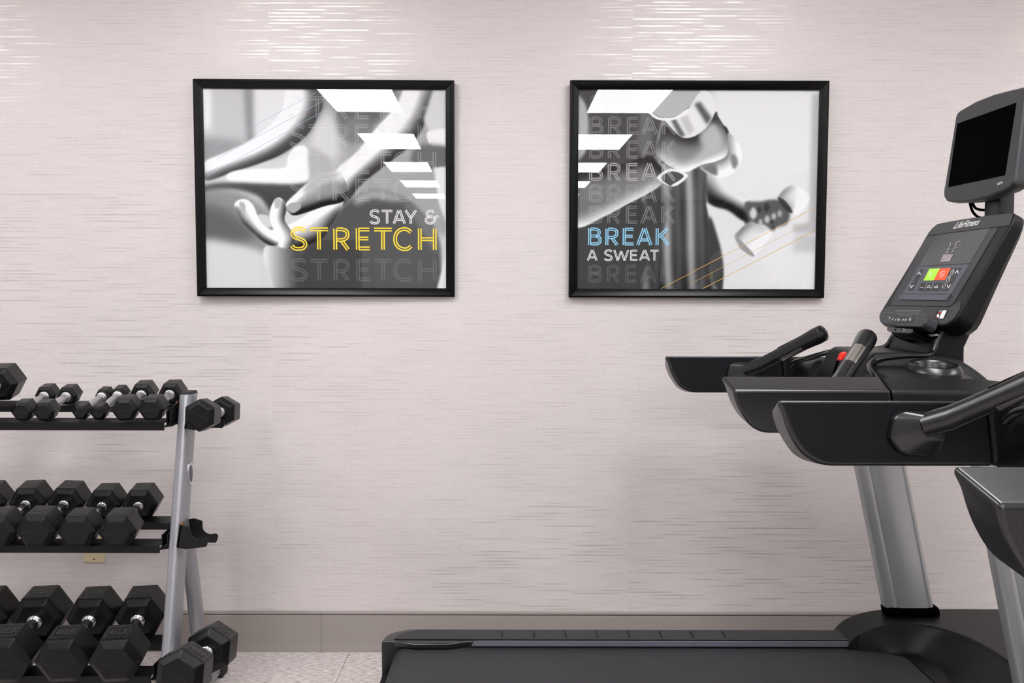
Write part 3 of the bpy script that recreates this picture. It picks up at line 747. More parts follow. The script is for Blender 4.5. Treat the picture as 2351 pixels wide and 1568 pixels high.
# tiers: front and rear angle bars on end brackets
TIER = [dict(n='top', yf=2.67, zt=.9165, zb=.893, xe=-1.056, yl=2.73, zl=.924, yr=2.850, zr=.946, zq=.926),
        dict(n='middle', yf=2.635, zt=.548, zb=.526, xe=-1.062, yl=2.69, zl=.556, yr=2.805, zr=.573, zq=.553),
        dict(n='bottom', yf=2.575, zt=.173, zb=.150, xe=-1.070, yl=2.635, zl=.181, yr=2.755, zr=.1975, zq=.178)]
XL = -2.74
def slab(name, a, b, c, d, t, m, parent, x0, x1):
    """bar running along X with cross-section a-b-c-d given as (y,z)"""
    return loft(name, [[W((x, y, z)) for y, z in (a, b, c, d)] for x in (x0, x1)], m, parent, bevel=.0012)
for t in TIER:
    yf, zt, zb, yl, zl, yr = t['yf'], t['zt'], t['zb'], t['yl'], t['zl'], t['yr']
    xe = t['xe']
    fl = slab('front_rail', (yf, zb), (yf + .004, zb), (yf + .004, zt), (yf, zt + .0015), 0, M['rack_black'], rack, XL, xe)
    slab('rail_ledge', (yf + .002, zt - .002), (yf + .002, zt + .0015), (yl, zl), (yl, zl - .004), 0, M['rack_black'], fl, XL, xe)
    p1 = Vector((0, 0, t['zr'])); p2 = Vector((0, 0, t['zq']))
    rf = slab('rear_rail', (yr, p2.z), (yr + .004, p2.z), (yr + .004, p1.z), (yr, p1.z), 0, M['rack_black'], rack, XL, -1.10)
    slab('rail_ledge', (yr + .002, p1.z - .003), (yr + .002, p1.z + .001), (yr + .06, p1.z + .0105), (yr + .06, p1.z + .0065), 0, M['rack_black'], rf, XL, -1.10)
    # end bracket plate from the front rail back past the post, with a turned-in lip
    x = -1.040
    zt2 = p1.z + .004
    br = [(yf + .012, zb + .012), (yf + .012, zt + .030), (yf + .02, zt + .034), (yf + .125, zt2 + .02), (yf + .125, zt2 - .03), (yf + .09, zb + .01)]
    loft('strap', [[W((-1.042, yf + .10, zt2 - .024)), W((-1.042, yf + .10, zt2)), W((-1.104, yr + .01, zt2 - .004)), W((-1.104, yr + .01, zt2 - .026))], [W((-1.038, yf + .104, zt2 - .024)), W((-1.038, yf + .104, zt2)), W((-1.100, yr + .014, zt2 - .004)), W((-1.100, yr + .014, zt2 - .026))]], M['rack_black'], rack)
    prism('end_bracket', [W((x - .004, y, z)) for y, z in br], (.004, 0, 0), M['rack_black'], rack, bevel=.0008)
    lp = [(xe + .004, yf + .006, zt - .004), (xe + .004, yf + .006, zt + .032), (x, yf + .085, zt + .058), (x, yf + .085, zt + .010)]
    prism('end_lip', [W(v) for v in lp], (.003, .0015, 0), M['rack_black'], rack, bevel=.0006)
    prism('rail_tab', [W((xe - .002, yf + .004, zb + .012)), W((-1.03, yf + .004, zb + .016)), W((-1.03, yf + .05, zb + .022)), W((xe - .002, yf + .05, zb + .022))], (0, 0, -.003), M['rack_black'], rack)
    for dz, yy in ((.052, yf + .075), (-.002, yf + .055)):
        q = W((x - .002, yy, zt + dz))
        loft('bolt', [[(q.x - z_ + .001, q.y + a_, q.z + b_) for a_, b_, z_ in ring] for ring in lathe_pts([(.007, 0), (.007, .003), (.004, .005), (.0001, .006)], 12)], M['rust'], rack, smooth=True)
# oval maker's badge on the outer flank of the near post
bp_ = at(429, 1087, py(.75) + .014); zc = bp_.z; yc = py(zc) + .014
def oval(a, b, x, n=32): return [W((x, yc + a * math.cos(2 * PI * k / n), zc + b * math.sin(2 * PI * k / n) + 0)) for k in range(n)]
xb = -1.013 + .0195
bd = loft('oval_badge', [oval(.021, .036, xb), oval(.021, .036, xb + .003), oval(.0175, .032, xb + .0042), oval(.014, .027, xb + .003)], M['chrome'], rack, smooth=True)
loft('badge_face', [oval(.0138, .0268, xb + .002), oval(.0136, .0265, xb + .0035)], M['navy'], bd)

# side cradles outside the post
def cradle(dx, dy, dz, full=True):
    """two notched plates joined by a web; traced profile in the XZ plane"""
    def z5(x, y, Y): p = at(340 + x / 8.709, 1150 + y / 8.709, Y); return W((p.x + dx, Y + dy, p.z + dz))
    fr = [(640, 488), (720, 500), (800, 515), (826, 532), (836, 580), (842, 630), (866, 690), (902, 732), (945, 757), (1000, 768), (1050, 765), (1090, 748), (1130, 735), (1168, 736), (1192, 752), (1196, 785), (1184, 850), (1170, 900), (1150, 923), (740, 970), (570, 932)]
    bk = [(655, 440), (760, 380), (910, 348), (1070, 398), (1084, 420), (1086, 540), (1105, 590), (1150, 632), (1200, 660), (1250, 668), (1300, 660), (1345, 655), (1380, 672), (1398, 705), (1380, 780), (1360, 825), (1340, 838), (1100, 832), (700, 800)]
    cr = empty('side_cradle', W((0, 0, 0)) * 0); cr.parent = rack
    f = prism('cradle_plate', [z5(x, y, 2.60) for x, y in fr], (0, .004, 0), M['rack_black'], cr, bevel=.0008)
    b = prism('cradle_plate', [z5(x, y, 2.70) for x, y in bk], (0, .004, 0), M['rack_black'], cr, bevel=.0008)
    a0, a1, b0, b1 = z5(575, 932, 2.60), z5(645, 488, 2.60), z5(655, 440, 2.70), z5(700, 800, 2.70)
    loft('web', [[a0, a1, b0 + Vector((-.012, 0, .0)), b1 + Vector((-.03, 0, -.01))], [v + Vector((.004, 0, 0)) for v in (a0, a1, b0 + Vector((-.012, 0, 0)), b1 + Vector((-.03, 0, -.01)))]], M['rack_black'], cr)
    q = z5(720, 465, 2.64)
    loft('bolt', [[(q.x + z_ - .004, q.y + a_, q.z + b_) for a_, b_, z_ in ring] for ring in lathe_pts([(.008, -.008), (.008, .001), (.005, .004), (.0001, .005)], 12)], M['rust'], cr, smooth=True)
cradle(0, 0, 0)
cradle(.0, .078, .345)
cradle(.012, -.115, -.36)

# ------------------------------------------------------------------ treadmills
YC, HW = 2.40, .372
Z0 = 1.118                                 # height of the handrail ridge
def treadmill(yc, hw, xo, label):
    root = empty('treadmill', (xo, yc, 0)); tag(root, label, 'treadmill', None)
    k = hw / HW
    inner = [(0, 0), (.001, -.008), (.008, -.021), (.014, -.040), (.022, -.060), (.036, -.084), (.052, -.100), (.077, -.113), (.10, -.116)]
    outer = [(.0115, -.025), (.0125, -.034), (.0145, -.045), (.021, -.062), (.031, -.080), (.047, -.1025), (.062, -.114), (.08, -.121), (.10, -.122)]
    A = resample(spline([(x, 0, z) for x, z in inner], 4), 22); B = resample(spline([(x, 0, z) for x, z in outer], 4), 22)
    XT, XS, WD = .481, .842, .072
    for s in (1, -1):
        def pt(x, d, z): return Vector((x, s * (hw + d) , Z0 + z))
        # ---- handrail: two curved profiles (inner & outer) joined, closed at the seam
        xi = XS + .004
        ra = [pt(XT + v.x, 0, v.z) for v in A] + [pt(xi + .014, 0, -.116), pt(xi, 0, 0)]
        rb = [pt(XT + v.x, WD, v.z) for v in B] + [pt(xi + .014, WD, -.122), pt(xi - .006, WD, -.026)]
        rail = loft('handrail', [ra, rb], M['plastic'], root, bevel=.0095, seg=6, angle=42)
        # flat inset panel on the inner face
        pin = [pt(XT + .012 + v.x * .93, -.0004, v.z * .90 - .0055) for v in A] + [pt(xi + .010, -.0004, -.108), pt(xi - .003, -.0004, -.009)]
        mk('side_panel', [p for p in pin], [tuple(range(len(pin)))], M['plastic_dark'], rail)
        # ---- console side: continues the handrail, tapering down at the front
        def sec(x, zt, zb, wd):
            return [pt(x + .002, 0, zt), pt(x, wd, zt - .026), pt(x + .016, wd, zb - .006), pt(x + .016, 0, zb)]
        secs = [[pt(XS + .0055, 0, -.0005), pt(XS - .0005, WD, -.0262), pt(XS + .0195, WD, -.122), pt(XS + .0195, 0, -.1162)], sec(.95, -.001, -.117, WD), sec(1.06, -.002, -.118, WD), sec(1.12, -.008, -.118, WD), sec(1.18, -.026, -.115, WD - .008), sec(1.23, -.058, -.11, WD - .02)]
        side = loft('console_side', secs, M['shell'], root, smooth=True, bevel=.0095, seg=6, angle=42)
        # ---- heart-rate grip
        b0 = Vector((.716, s * (hw - .001), 1.075)); bz = [(-.040, .012), (-.034, .020), (-.022, .0255), (.030, .0255), (.040, .022), (.047, .012), (.050, -.010), (.049, -.034), (.042, -.048), (.030, -.0545), (-.010, -.0545), (-.028, -.048), (-.042, -.030), (-.046, -.020)]
        o1 = [Vector((b0.x + x, b0.y + s * .001, b0.z + z)) for x, z in bz]
        o2 = [Vector((b0.x + x * .95 + .003, b0.y - s * .012, b0.z + z * .94)) for x, z in bz]
        o3 = [Vector((b0.x + x * .52 + .024, b0.y - s * .026, b0.z + z * .52 + .006)) for x, z in bz]
        grip = loft('grip_base', [o1, o2, o3], M['plastic'], root, bevel=.004, seg=3, angle=24)
        p0 = Vector((.732, s * (hw - .014), 1.076)); p1 = Vector((.765, s * (hw - .046 * k), 1.092)); p2 = Vector((.875, s * .195 * k, 1.178)); p3 = Vector((.900, s * .160 * k, 1.198))
        path = [p0, p1] + [p1.lerp(p2, t) for t in (.1, .25, .5, .75, 1)] + [p2.lerp(p3, .5), p3, p3 + (p3 - p2).normalized() * .008]
        rad = [.0215, .0215, .0205, .0200, .0205, .0215, .0235, .0255, .0245, .012]
        tb = tube('grip', path, rad, M['plastic'], root, n=64)
        # steel contact plates, one above and one below
        ax = (p2 - p1).normalized()
        side = ax.cross(Vector((0, 0, 1))).normalized(); upv = side.cross(ax).normalized()
        for ang0 in (s * -.35 + PI, s * -.35):
            rings = []
            for t in (.44, .441, .60, .78, .93, .931):
                c0 = p1.lerp(p2, t); rr_ = .0224 if .4405 < t < .9305 else .0195
                rings.append([c0 + (side * math.sin(ang0 + a) + upv * math.cos(ang0 + a)) * rr_ for a in np.linspace(-.62, .62, 9)])
            # the plate facing sideways on the runner's side
            loft('sensor_plate', rings, M['sensor'], tb, closed=False, caps=False, smooth=True)
            rim = [[c + (c - p1.lerp(p2, .5)).normalized() * 0 for c in r] for r in rings]
    # ---- console shell: height field with raised spine and sunken cup wells
    XSHEND = 1.30
    def sm(a, b, v): t = min(1, max(0, (v - a) / (b - a))); return t * t * (3 - 2 * t)
    cups = [(1.045, -.215 * k), (1.045, .215 * k)]
    NX, NY = 90, 151; V = []; Fc = []
    for i in range(NX):
        for j in range(NY):
            v = -1 + 2 * j / (NY - 1); y = v * (hw + .004); ay = abs(v)
            xs = .868 + .022 * sm(.55, .38, ay)
            xe = XSHEND - .13 * ay ** 2.2
            u = i / (NX - 1); uu = u ** 1.0
            x = xs + (xe - xs) * uu
            tray = 1.1275 - .14 * (ay * hw - .160 * k); e_ = sm(.47, .37, ay); z = tray * (1 - e_) + 1.160 * e_
            # soft ridge bounding the cup tray
            z += .004 * math.exp(-((ay - .42) / .03) ** 2) * sm(.0, .1, u)
            d0 = x - xs; d1 = xe - x
            rf = .045
            if d0 < rf: z -= (.12) * (1 - math.sqrt(max(0, 1 - (1 - d0 / rf) ** 2))) * .9
            rb = .19
            if d1 < rb: z -= .13 * (1 - d1 / rb) ** 1.8
            z -= .010 * sm(.12, .3, x - xs) * sm(.55, .4, ay)
            for cx_, cy_ in cups:
                dd = math.hypot(x - cx_, y - cy_)
                pass
            for cx_, cy_ in cups:
                if math.hypot(x - cx_, y - cy_) < .0515: z = 1.03
            V.append((x, y, z))
    for i in range(NX - 1):
        for j in range(NY - 1):
            a = i * NY + j; Fc.append((a, a + 1, a + NY + 1, a + NY))
    # skirt and underside
    n0 = len(V)
    per = [i for i in range(NY)] + [i * NY + NY - 1 for i in range(1, NX)] + [(NX - 1) * NY + j for j in range(NY - 2, -1, -1)] + [i * NY for i in range(NX - 2, 0, -1)]
    for q in per: V.append((V[q][0], V[q][1], .998 if V[q][2] > 1.0 else V[q][2] - .001))
    for a in range(len(per)):
        b = (a + 1) % len(per); Fc.append((per[a], per[b], n0 + b, n0 + a))
    Fc.append(tuple(n0 + i for i in range(len(per))))
    mk('console_shell', V, Fc, M['shell'], root, smooth=True, angle=55)
    for cx_, cy_ in cups:
        prof = [(.0655, 1.108), (.0665, 1.112), (.0655, 1.115), (.0580, 1.1265), (.0560, 1.128), (.0535, 1.127), (.0500, 1.120), (.0480, 1.09), (.0470, 1.045), (.0001, 1.040)]
        loft('cup_holder', [[(cx_ + x, cy_ + y, z + .0085 - math.copysign(.14, cy_) * y) for x, y, z in r] for r in lathe_pts(prof, 48)], M['plastic'], root, smooth=True, angle=60, caps=False)
    for s in (1, -1):
        rim = spline([(.862, s * .335 * k, 1.085), (.868, s * .300 * k, 1.106), (.880, s * .235 * k, 1.120), (.897, s * .190 * k, 1.132), (.930, s * .163 * k, 1.144), (1.0, s * .155 * k, 1.1515), (1.055, s * .152 * k, 1.153), (1.078, s * .140 * k, 1.163), (1.092, s * .131 * k, 1.19), (1.112, s * .127 * k, 1.225), (1.13, s * .122 * k, 1.26)], 6)
        tube('tray_rim', rim, .0075, M['plastic'], root, n=16)
    # accessory tray lid behind the spine front, small side paddle
    pl = [(1.0 + .05 * math.cos(t), .165 * k + .012 * math.sin(t)) for t in np.linspace(0, 2 * PI, 20, endpoint=False)]
    tube('paddle', [Vector((.985, .15 * k, 1.150)), Vector((1.0, .15 * k, 1.163)), Vector((1.018, .15 * k, 1.176)), Vector((1.03, .15 * k, 1.178))], [(.004, .014), (.005, .02), (.005, .02), (.002, .008)], M['plastic_grey'], root)
    # ---- emergency key and its cord
    yk = -.005
    key = prism('safety_key', [(.892, yk - .011, 1.148), (.904, yk - .011, 1.154), (.905, yk - .011, 1.136), (.886, yk - .011, 1.129)], (0, .024, 0), M['key_red'], root, bevel=.002)
    cord = spline([(.888, yk, 1.132), (.880, yk - .01, 1.12), (.866, yk - .02, 1.09), (.855, yk - .03, 1.05), (.850, yk - .03, .98), (.858, yk + .01, .93), (.872, yk + .03, 1.0), (.878, yk + .02, 1.08), (.885, yk + .005, 1.128)], 6)
    tube('safety_cord', cord, .0022, M['gloss_black'], root, n=8)
    # ---- stem carrying the display
    def stsec(xa, xb, z, wy, dz=0): return [(xa, -wy, z), (xa + .01, -wy - .006, z), (xb - .01, -wy - .006, z + dz), (xb, -wy, z + dz), (xb, wy, z + dz), (xb - .01, wy + .006, z + dz), (xa + .01, wy + .006, z), (xa, wy, z)]
    wy = .125 * k
    loft('console_stem', [stsec(1.070, 1.168, 1.085, wy), stsec(1.072, 1.166, 1.150, wy), stsec(1.080, 1.166, 1.172, wy), stsec(1.100, 1.185, 1.215, wy), stsec(1.125, 1.222, 1.275, wy), stsec(1.165, 1.262, 1.35, wy - .01), stsec(1.215, 1.30, 1.43, wy - .03), stsec(1.25, 1.325, 1.49, wy - .05)], M['shell'], root, smooth=True, angle=35, bevel=.006)
    # ---- uprights
    for s in (1, -1):
        yu = s * (hw + (.032 if s > 0 else .002))
        # flat front with chamfered flanks and two shallow grooves
        # chamfered extrusion: (x, y) with y<0 towards the camera
        prof = [(-.079, -.012), (-.074, -.022), (-.050, -.030), (-.044, -.0265), (-.036, -.031), (.050, -.031), (.057, -.027), (.063, -.029), (.074, -.020), (.079, -.010), (.079, .012), (.070, .024), (.036, .031), (-.050, .030), (-.072, .022), (-.079, .012)]
        rings = []
        for z in (.300, .42, .6, .8, 1.02):
            xc = 1.272 - (z - .325) * .218
            rings.append([(xc + x, yu + y * 1.0, z) for x, y in prof])
        up = loft('upright', rings, M['alu'], root, smooth=True, angle=50)
        cr = []
        for z, g in ((.280, .006), (.296, .009), (.309, .008), (.315, .002)):
            xc = 1.278 - (z - .325) * .218
            n_ = 36; cr.append([(xc + (.080 + g) * math.copysign(abs(math.cos(2 * PI * q / n_)) ** .6, math.cos(2 * PI * q / n_)), yu + (.031 + g) * math.copysign(abs(math.sin(2 * PI * q / n_)) ** .6, math.sin(2 * PI * q / n_)), z) for q in range(n_)])
        loft('upright_collar', cr, M['gloss_black'], up, smooth=True, angle=60)
    # ---- deck
    dw = .435 * k
    bl = .337 * k                        # half width of the visible belt
    XR, XF = -.372, 1.22
    # belt wrapped over the rear roller
    bp = [(XF + .03, .200), (.4, .200), (XR + .045, .200)] + [(XR + .045 - .045 * math.sin(t), .155 + .045 * math.cos(t)) for t in np.linspace(.2, PI, 12)] + [(.4, .110), (XF + .03, .110)]
    loft('belt', [[(x, s, z) for x, z in bp] for s in (-bl, bl)], M['belt'], root, smooth=True, angle=30)
    for s in (1, -1):
        def q(x, d, z): return (x, s * d, z)
        yi, yo = bl - .002, dw
        # rail body, plan outline with rounded rear outer corner
        out = [(-.408, yi - .004), (-.408, yi + .012), (-.404, yi + .040), (-.392, yi + .065), (-.370, yi + .082), (-.335, yo), (1.08, yo), (1.08, yi)]
        rb_ = [q(x, y, .062) for x, y in out]; rt = [q(x, y, .214) for x, y in out]; rt2 = [q(x + (.006 if x < 0 else 0), y - .004 * (y > yi + .02), .222) for x, y in out]
        body = loft('side_rail', [rb_, rt, rt2], M['plastic'], root, bevel=.006, seg=3)
        top = [(-.372, yi + .004), (-.360, yi + .040), (-.335, yi + .062), (-.30, yo - .016), (1.07, yo - .014), (1.07, yi + .004)]
        prism('foot_rail_tread', [q(x, y, .2225) for x, y in top], (0, 0, .0025), M['belt'], body, bevel=.001)
        for i in range(8):
            x = at(1153 + 72.4 * i, 1455, 2.79).x
            box('tread_rib', (x - .003, min(s * (yi + .018), s * (yo - .03)), .2255), (x + .003, max(s * (yi + .018), s * (yo - .03)), .2265), M['plastic_dark'], body)
        # satin trim strip along the inner edge
        tr = [(-.118, yi - .001, .221), (-.108, yi - .004, .2235), (1.075, yi - .004, .2235), (1.075, yi - .007, .209), (-.125, yi - .007, .209)]
        loft('inner_trim', [[q(*v) for v in tr], [q(v[0], v[1] - .004, v[2] - .0015) for v in tr]], M['keypad'], root, bevel=.001)
        # rear belt guard tongue
        tg = [(-.396, yi + .004), (-.362, yi - .006), (-.30, yi - .026), (-.20, yi - .024), (-.13, yi - .002), (-.12, yi + .006)]
        ptg = [q(x, y, .218) for x, y in tg]
        loft('belt_guard', [[q(x, y, .2035) for x, y in tg], [q(x, y, .2175) for x, y in tg], [q(x + .004, y + .004, .2215) for x, y in tg]], M['plastic'], root, bevel=.004, seg=3)
        for x in (-.30, 1.45):
            loft('levelling_foot', [[(x + a, s * (dw - .05) + b, z) for a, b, z in r] for r in lathe_pts([(.03, 0), (.03, .012), (.012, .02), (.012, .07)], 16)], M['foot'], root)
    box('deck_frame', (-.30, -dw + .02, .05), (1.78, dw - .02, .118), M['plastic_dark'], root)
    box('rear_valance', (-.401, -bl, .06), (-.376, bl, .125), M['plastic_dark'], root)
    # ---- motor cover height field
    def pod(x):
        if x >= 1.25: return .287
        t = (1.25 - x) / .195
        return .204 + .083 * math.sqrt(max(0, 1 - t * t))
    NX, NY = 190, 241; V = []; Fc = []
    for i in range(NX):
        for j in range(NY):
            x = 1.056 + (1.86 - 1.056) * (i / (NX - 1)) ** 1.15; y = -(dw + .02) + 2 * (dw + .02) * j / (NY - 1); ay = abs(y)
            z = pod(x)
            rx = max(0, x - 1.185) / .205; ryy = ay / (.318 * k)
            r = (rx ** 2.6 + ryy ** 2.6) ** (1 / 2.6)
            if r < 1:
                base = .202 if x > 1.195 - .02 * (ryy) else .150
                wg = rx ** 2.6 / max(1e-6, r ** 2.6); r0 = .90 - .80 * wg; t = max(0, (r - r0) / (1 - r0)) ** 1.5
                base2 = .203 + .012 * max(0, x - 1.2) / .2
                z = base2 + (pod(x) - .0035 * sm(1.0, .975, r) - base2) * t
                edge = 1.207 - .13 * (max(0, ryy - .78) / .22) ** 2
                if x < edge: z = min(z, .150)
            if x > 1.66: z -= .16 * ((x - 1.66) / .20) ** 2
            ed = (dw + .02) - ay
            if ed < .014: z -= .010 * (1 - ed / .014) ** 2
            V.append((x, y, z))
    for i in range(NX - 1):
        for j in range(NY - 1):
            a = i * NY + j; Fc.append((a, a + 1, a + NY + 1, a + NY))
    n0 = len(V)
    per = [i for i in range(NY)] + [i * NY + NY - 1 for i in range(1, NX)] + [(NX - 1) * NY + j for j in range(NY - 2, -1, -1)] + [i * NY for i in range(NX - 2, 0, -1)]
    for q_ in per: V.append((V[q_][0], V[q_][1], .06))
    for a in range(len(per)):
        b = (a + 1) % len(per); Fc.append((per[a], per[b], n0 + b, n0 + a))
    mk('motor_cover', V, Fc, M['plastic_grey' if False else 'shell'], root, smooth=True, angle=50)
    return root
T1 = treadmill(YC, HW, 0.0, 'black treadmill nearest the wall, with lit keypad console and television')

# ---- display console of the first treadmill: everything on its face is laid out in the face plane
def display(root, detail=True):
    L_ = Vector((0, YC, 0))                                     # root location; children are built root-local
    n = Vector((-.886, 0, .465)).normalized()                   # outward normal of the face
    p0 = Vector((1.1615, YC, 1.3655))
    def face(zx, zy, off=0.0): return hit(2000 + zx / 4.9, 480 + zy / 4.9, p0 + n * off, n) - L_
    def fpx(off): return lambda x, y: face(x, y, 0) + n * off
    out = [(620, 300), (645, 255), (690, 205), (735, 170), (790, 150), (1000, 113), (1300, 68), (1560, 37), (1592, 40), (1612, 62), (1608, 100), (1560, 200), (1400, 470), (1200, 812), (1040, 1090), (985, 1185), (930, 1255), (860, 1305), (800, 1325), (560, 1350), (200, 1335), (130, 1302), (88, 1262), (80, 1215), (98, 1165), (150, 1080), (300, 840), (450, 590)]
    F0 = [face(*p) for p in out]
    zmin = min(v.z for v in F0); zmax = max(v.z for v in F0)
    ctr = sum(F0, Vector()) / len(F0)
    def ringk(sh, dep):
        r = []
        for v in F0:
            b = (v.z - zmin) / (zmax - zmin); d = dep * (.072 - .034 * b) / .05
            r.append(ctr + (v - ctr) * sh - n * d)
        return r
    body = loft('display_console', [ringk(.985, -.0), ringk(1.0, .004), ringk(1.0, .034), ringk(.93, .05)], M['shell'], root, bevel=.003, seg=2, angle=35)
    pl = lambda nm, pts, off, m, t=.0012, par=body, **k: prism(nm, [face(*p) + n * off for p in pts], -n * t, m, par, **k)
    pl('brand_band', [(632, 300), (690, 218), (745, 172), (795, 160), (1000, 123), (1300, 78), (1560, 48), (1590, 52), (1598, 75), (1553, 185)], .0012, M['plastic_grey'], .0012, bevel=.0006)
    fp = pl('faceplate', [(622, 309), (1432, 211), (1300, 432), (1150, 688), (1010, 925), (955, 1020), (935, 1052), (912, 1076), (885, 1092), (850, 1099), (250, 1083), (234, 1076), (227, 1060), (232, 1035), (420, 690)], .0012, M['plastic_grey'], .0012, bevel=.0006)
    lo = pl('lower_plate', [(225, 1092), (880, 1106), (945, 1068), (1010, 1035), (1000, 1130), (930, 1235), (850, 1290), (700, 1312), (300, 1325), (110, 1262), (98, 1215), (140, 1130)], .0010, M['plastic_grey'], .0010)
    pl('display_window', [(742, 292), (1345, 220), (1118, 612), (542, 645)], .0018, M['glassblack'], .0006)
    kp = pl('keypad', [(538, 652), (1110, 625), (905, 957), (355, 955)], .0018, M['keypad'], .0006)
    pl('reading_ledge', [(338, 963), (908, 968), (855, 1034), (322, 1022)], .004, M['keypad'], .003, bevel=.0006)
    pl('start_button', [(663, 676), (780, 672), (708, 807), (596, 809)], .0026, M['green'], .0008, bevel=.0003)
    pl('stop_button', [(783, 672), (906, 667), (836, 804), (712, 806)], .0026, M['red'], .0008, bevel=.0003)
    pl('incline_key', [(560, 681), (598, 682), (476, 920), (420, 918)], .0022, M['keydark'], .0004)
    pl('speed_key', [(905, 668), (1028, 663), (868, 927), (778, 925), (840, 800)], .0022, M['keydark'], .0004)
    pl('program_key', [(572, 836), (815, 830), (762, 927), (528, 925)], .0022, M['keydark'], .0004)
    st = Strokes(); P = fpx(.0030)
    for l in ([(530, 742), (558, 712), (564, 745)], [(452, 858), (460, 890), (488, 862)], [(952, 732), (985, 695), (990, 730)], [(868, 855), (878, 890), (908, 855)]): st.line(l, 7, P)
    st.line([(562, 886), (600, 886)], 4, P)
    st.line([(640, 890), (655, 868), (668, 862), (676, 890)], 4, P, True)
    st.line([(718, 890), (730, 872), (742, 880), (752, 862), (760, 890)], 4, P, True)
    st.line([(640, 838), (612, 908)], 2.5, P); st.line([(712, 842), (683, 910)], 2.5, P)
    st.line([(672, 708), (703, 735), (665, 752)], 4, P, True); st.line([(662, 765), (682, 762)], 4, P)
    st.line([(812, 705), (834, 703), (832, 740), (806, 770), (786, 770), (788, 735)], 4, P, True); st.line([(792, 738), (828, 737)], 5, P)
    st.line([(920, 692), (940, 684), (945, 708), (925, 738), (906, 735), (908, 712)], 3.5, P, True); st.line([(924, 705), (934, 700), (926, 722)], 3, P)
    st.line([(868, 768), (903, 765), (890, 815), (856, 818)], 3.5, P, True); st.line([(874, 790), (888, 780), (884, 800)], 3, P)
    st.line([(838, 852), (850, 852), (846, 880)], 3.5, P); st.line([(822, 860), (815, 880)], 3.5, P); st.line([(812, 890), (826, 885)], 3.5, P); st.line([(838, 890), (826, 905)], 3.5, P)
    st.line([(882, 752), (925, 748)], 2.5, P); st.line([(832, 836), (870, 834)], 2.5, P)
    st.build('key_symbols', M['white'], kp)
    st = Strokes(); P = fpx(.0028)
    st.line([(908, 385), (893, 430)], 6, P); st.line([(889, 440), (860, 493)], 6, P); st.line([(852, 496), (884, 492)], 6, P)
    st.line([(980, 372), (1018, 366)], 6, P); st.line([(976, 380), (952, 432)], 6, P); st.line([(950, 438), (975, 432)], 6, P); st.line([(945, 445), (920, 490)], 6, P)
    for i in range(8):
        t = i / 7; a = (825 - 37 * t, 519 + 74 * t); b = (934 - 37 * t, 517 + 72 * t); st.line([a, b], 6.5, P)
    st.build('led_segments', M['led'], body)
    def lp(p, q, r_):     # maps unit lettering box onto the face from three corner pixels: origin, right, up
        return lambda s, t: face(p[0] + (q[0] - p[0]) * s + (r_[0] - p[0]) * t, p[1] + (q[1] - p[1]) * s + (r_[1] - p[1]) * t) + n * .0024
    text_on('logo_lettering', 'LifeFitness', lp((925, 228), (1208, 184), (975, 150)), M['white'], body, shear=.3, bold=.008)
    # caution panel and sticker
    cp = pl('caution_panel', [(292, 1110), (765, 1131), (762, 1140), (690, 1255), (240, 1240)], .0018, M['keydark'], .0005)
    st = Strokes(); P = fpx(.0022)
    for i in range(6):
        y = 1142 + i * 16; dx = -i * 10
        for a, b in ((285, 410), (420, 568), (578, 750)):
            if b + dx < 735 - i * 8 or a < 500: st.line([(a + dx, y), (min(b + dx, 740 - i * 10), y + 4)], 4.0 if i else 6, P)
    st.build('caution_lettering', M['sticker_grey'], cp)
    sk = pl('sticker', [(772, 1140), (874, 1136), (822, 1245), (722, 1240)], .0020, M['keydark'], .0004)
    st = Strokes(); P = fpx(.0025)
    st.poly([(812, 1147), (860, 1145), (820, 1236), (776, 1234)], P); st.poly([(752, 1190), (770, 1185), (778, 1208), (765, 1228), (748, 1212)], P); st.line([(772, 1152), (800, 1150)], 6, P)
    st.build('sticker_print', M['white'], sk)
    st = Strokes(); st.line([(765, 1172), (796, 1170)], 12, P); st.line([(735, 1205), (748, 1232)], 5, P); st.build('sticker_red', M['key_red'], sk)
    # ---- media controller clipped on the lower edge
    o = .040
    pf = lambda pts, off: [hit(2000 + x / 4.9, 480 + y / 4.9, p0 + n * off, n) - L_ for x, y in pts]
    mo = [(108, 1178), (150, 1155), (275, 1160), (320, 1188), (455, 1196), (480, 1170), (575, 1172), (618, 1190), (622, 1225), (600, 1280), (560, 1325), (300, 1318), (110, 1282), (90, 1250)]
    A_ = pf(mo, o); B_ = [v - n * .036 for v in A_]
    md = loft('media_controller', [B_, A_], M['plastic_grey'], root, bevel=.004, seg=3)
    A2 = pf([(178, 1328), (470, 1345), (466, 1385), (440, 1400), (250, 1388), (172, 1362)], o - .004)
    loft('port_block', [[v - n * .05 for v in A2], A2], M['plastic'], root, bevel=.002)
    A3 = pf([(215, 1370), (520, 1345), (580, 1400), (540, 1465), (400, 1478), (250, 1425)], -.004)
    loft('display_neck', [[v - n * .03 for v in A3], A3], M['gloss_black'], root, bevel=.004)
    fo = lambda off: (lambda x, y: hit(2000 + x / 4.9, 480 + y / 4.9, p0 + n * (o + off), n) - L_)
    for x0, x1 in ((186, 222), (226, 256), (262, 326), (334, 402), (412, 452)):
        sk_ = 26
        q = [(x0 + sk_, 1203), (x1 + sk_, 1205), (x1, 1280), (x0, 1274)]
        prism('controller_key', [fo(.0012)(*v) for v in q], -n * .001, M['keydark'], md, bevel=.0004)
    st = Strokes(); P = fo(.0018)
    for i in range(3): st.line([(200, 1214 + i * 8), (216, 1214 + i * 8)], 4, P)
    st.line([(252, 1222), (236, 1246), (248, 1240)], 4, P); st.line([(284, 1234), (274, 1243), (278, 1254)], 5, P)
    st.line([(306, 1232), (318, 1240), (312, 1254), (302, 1248)], 5, P, True)
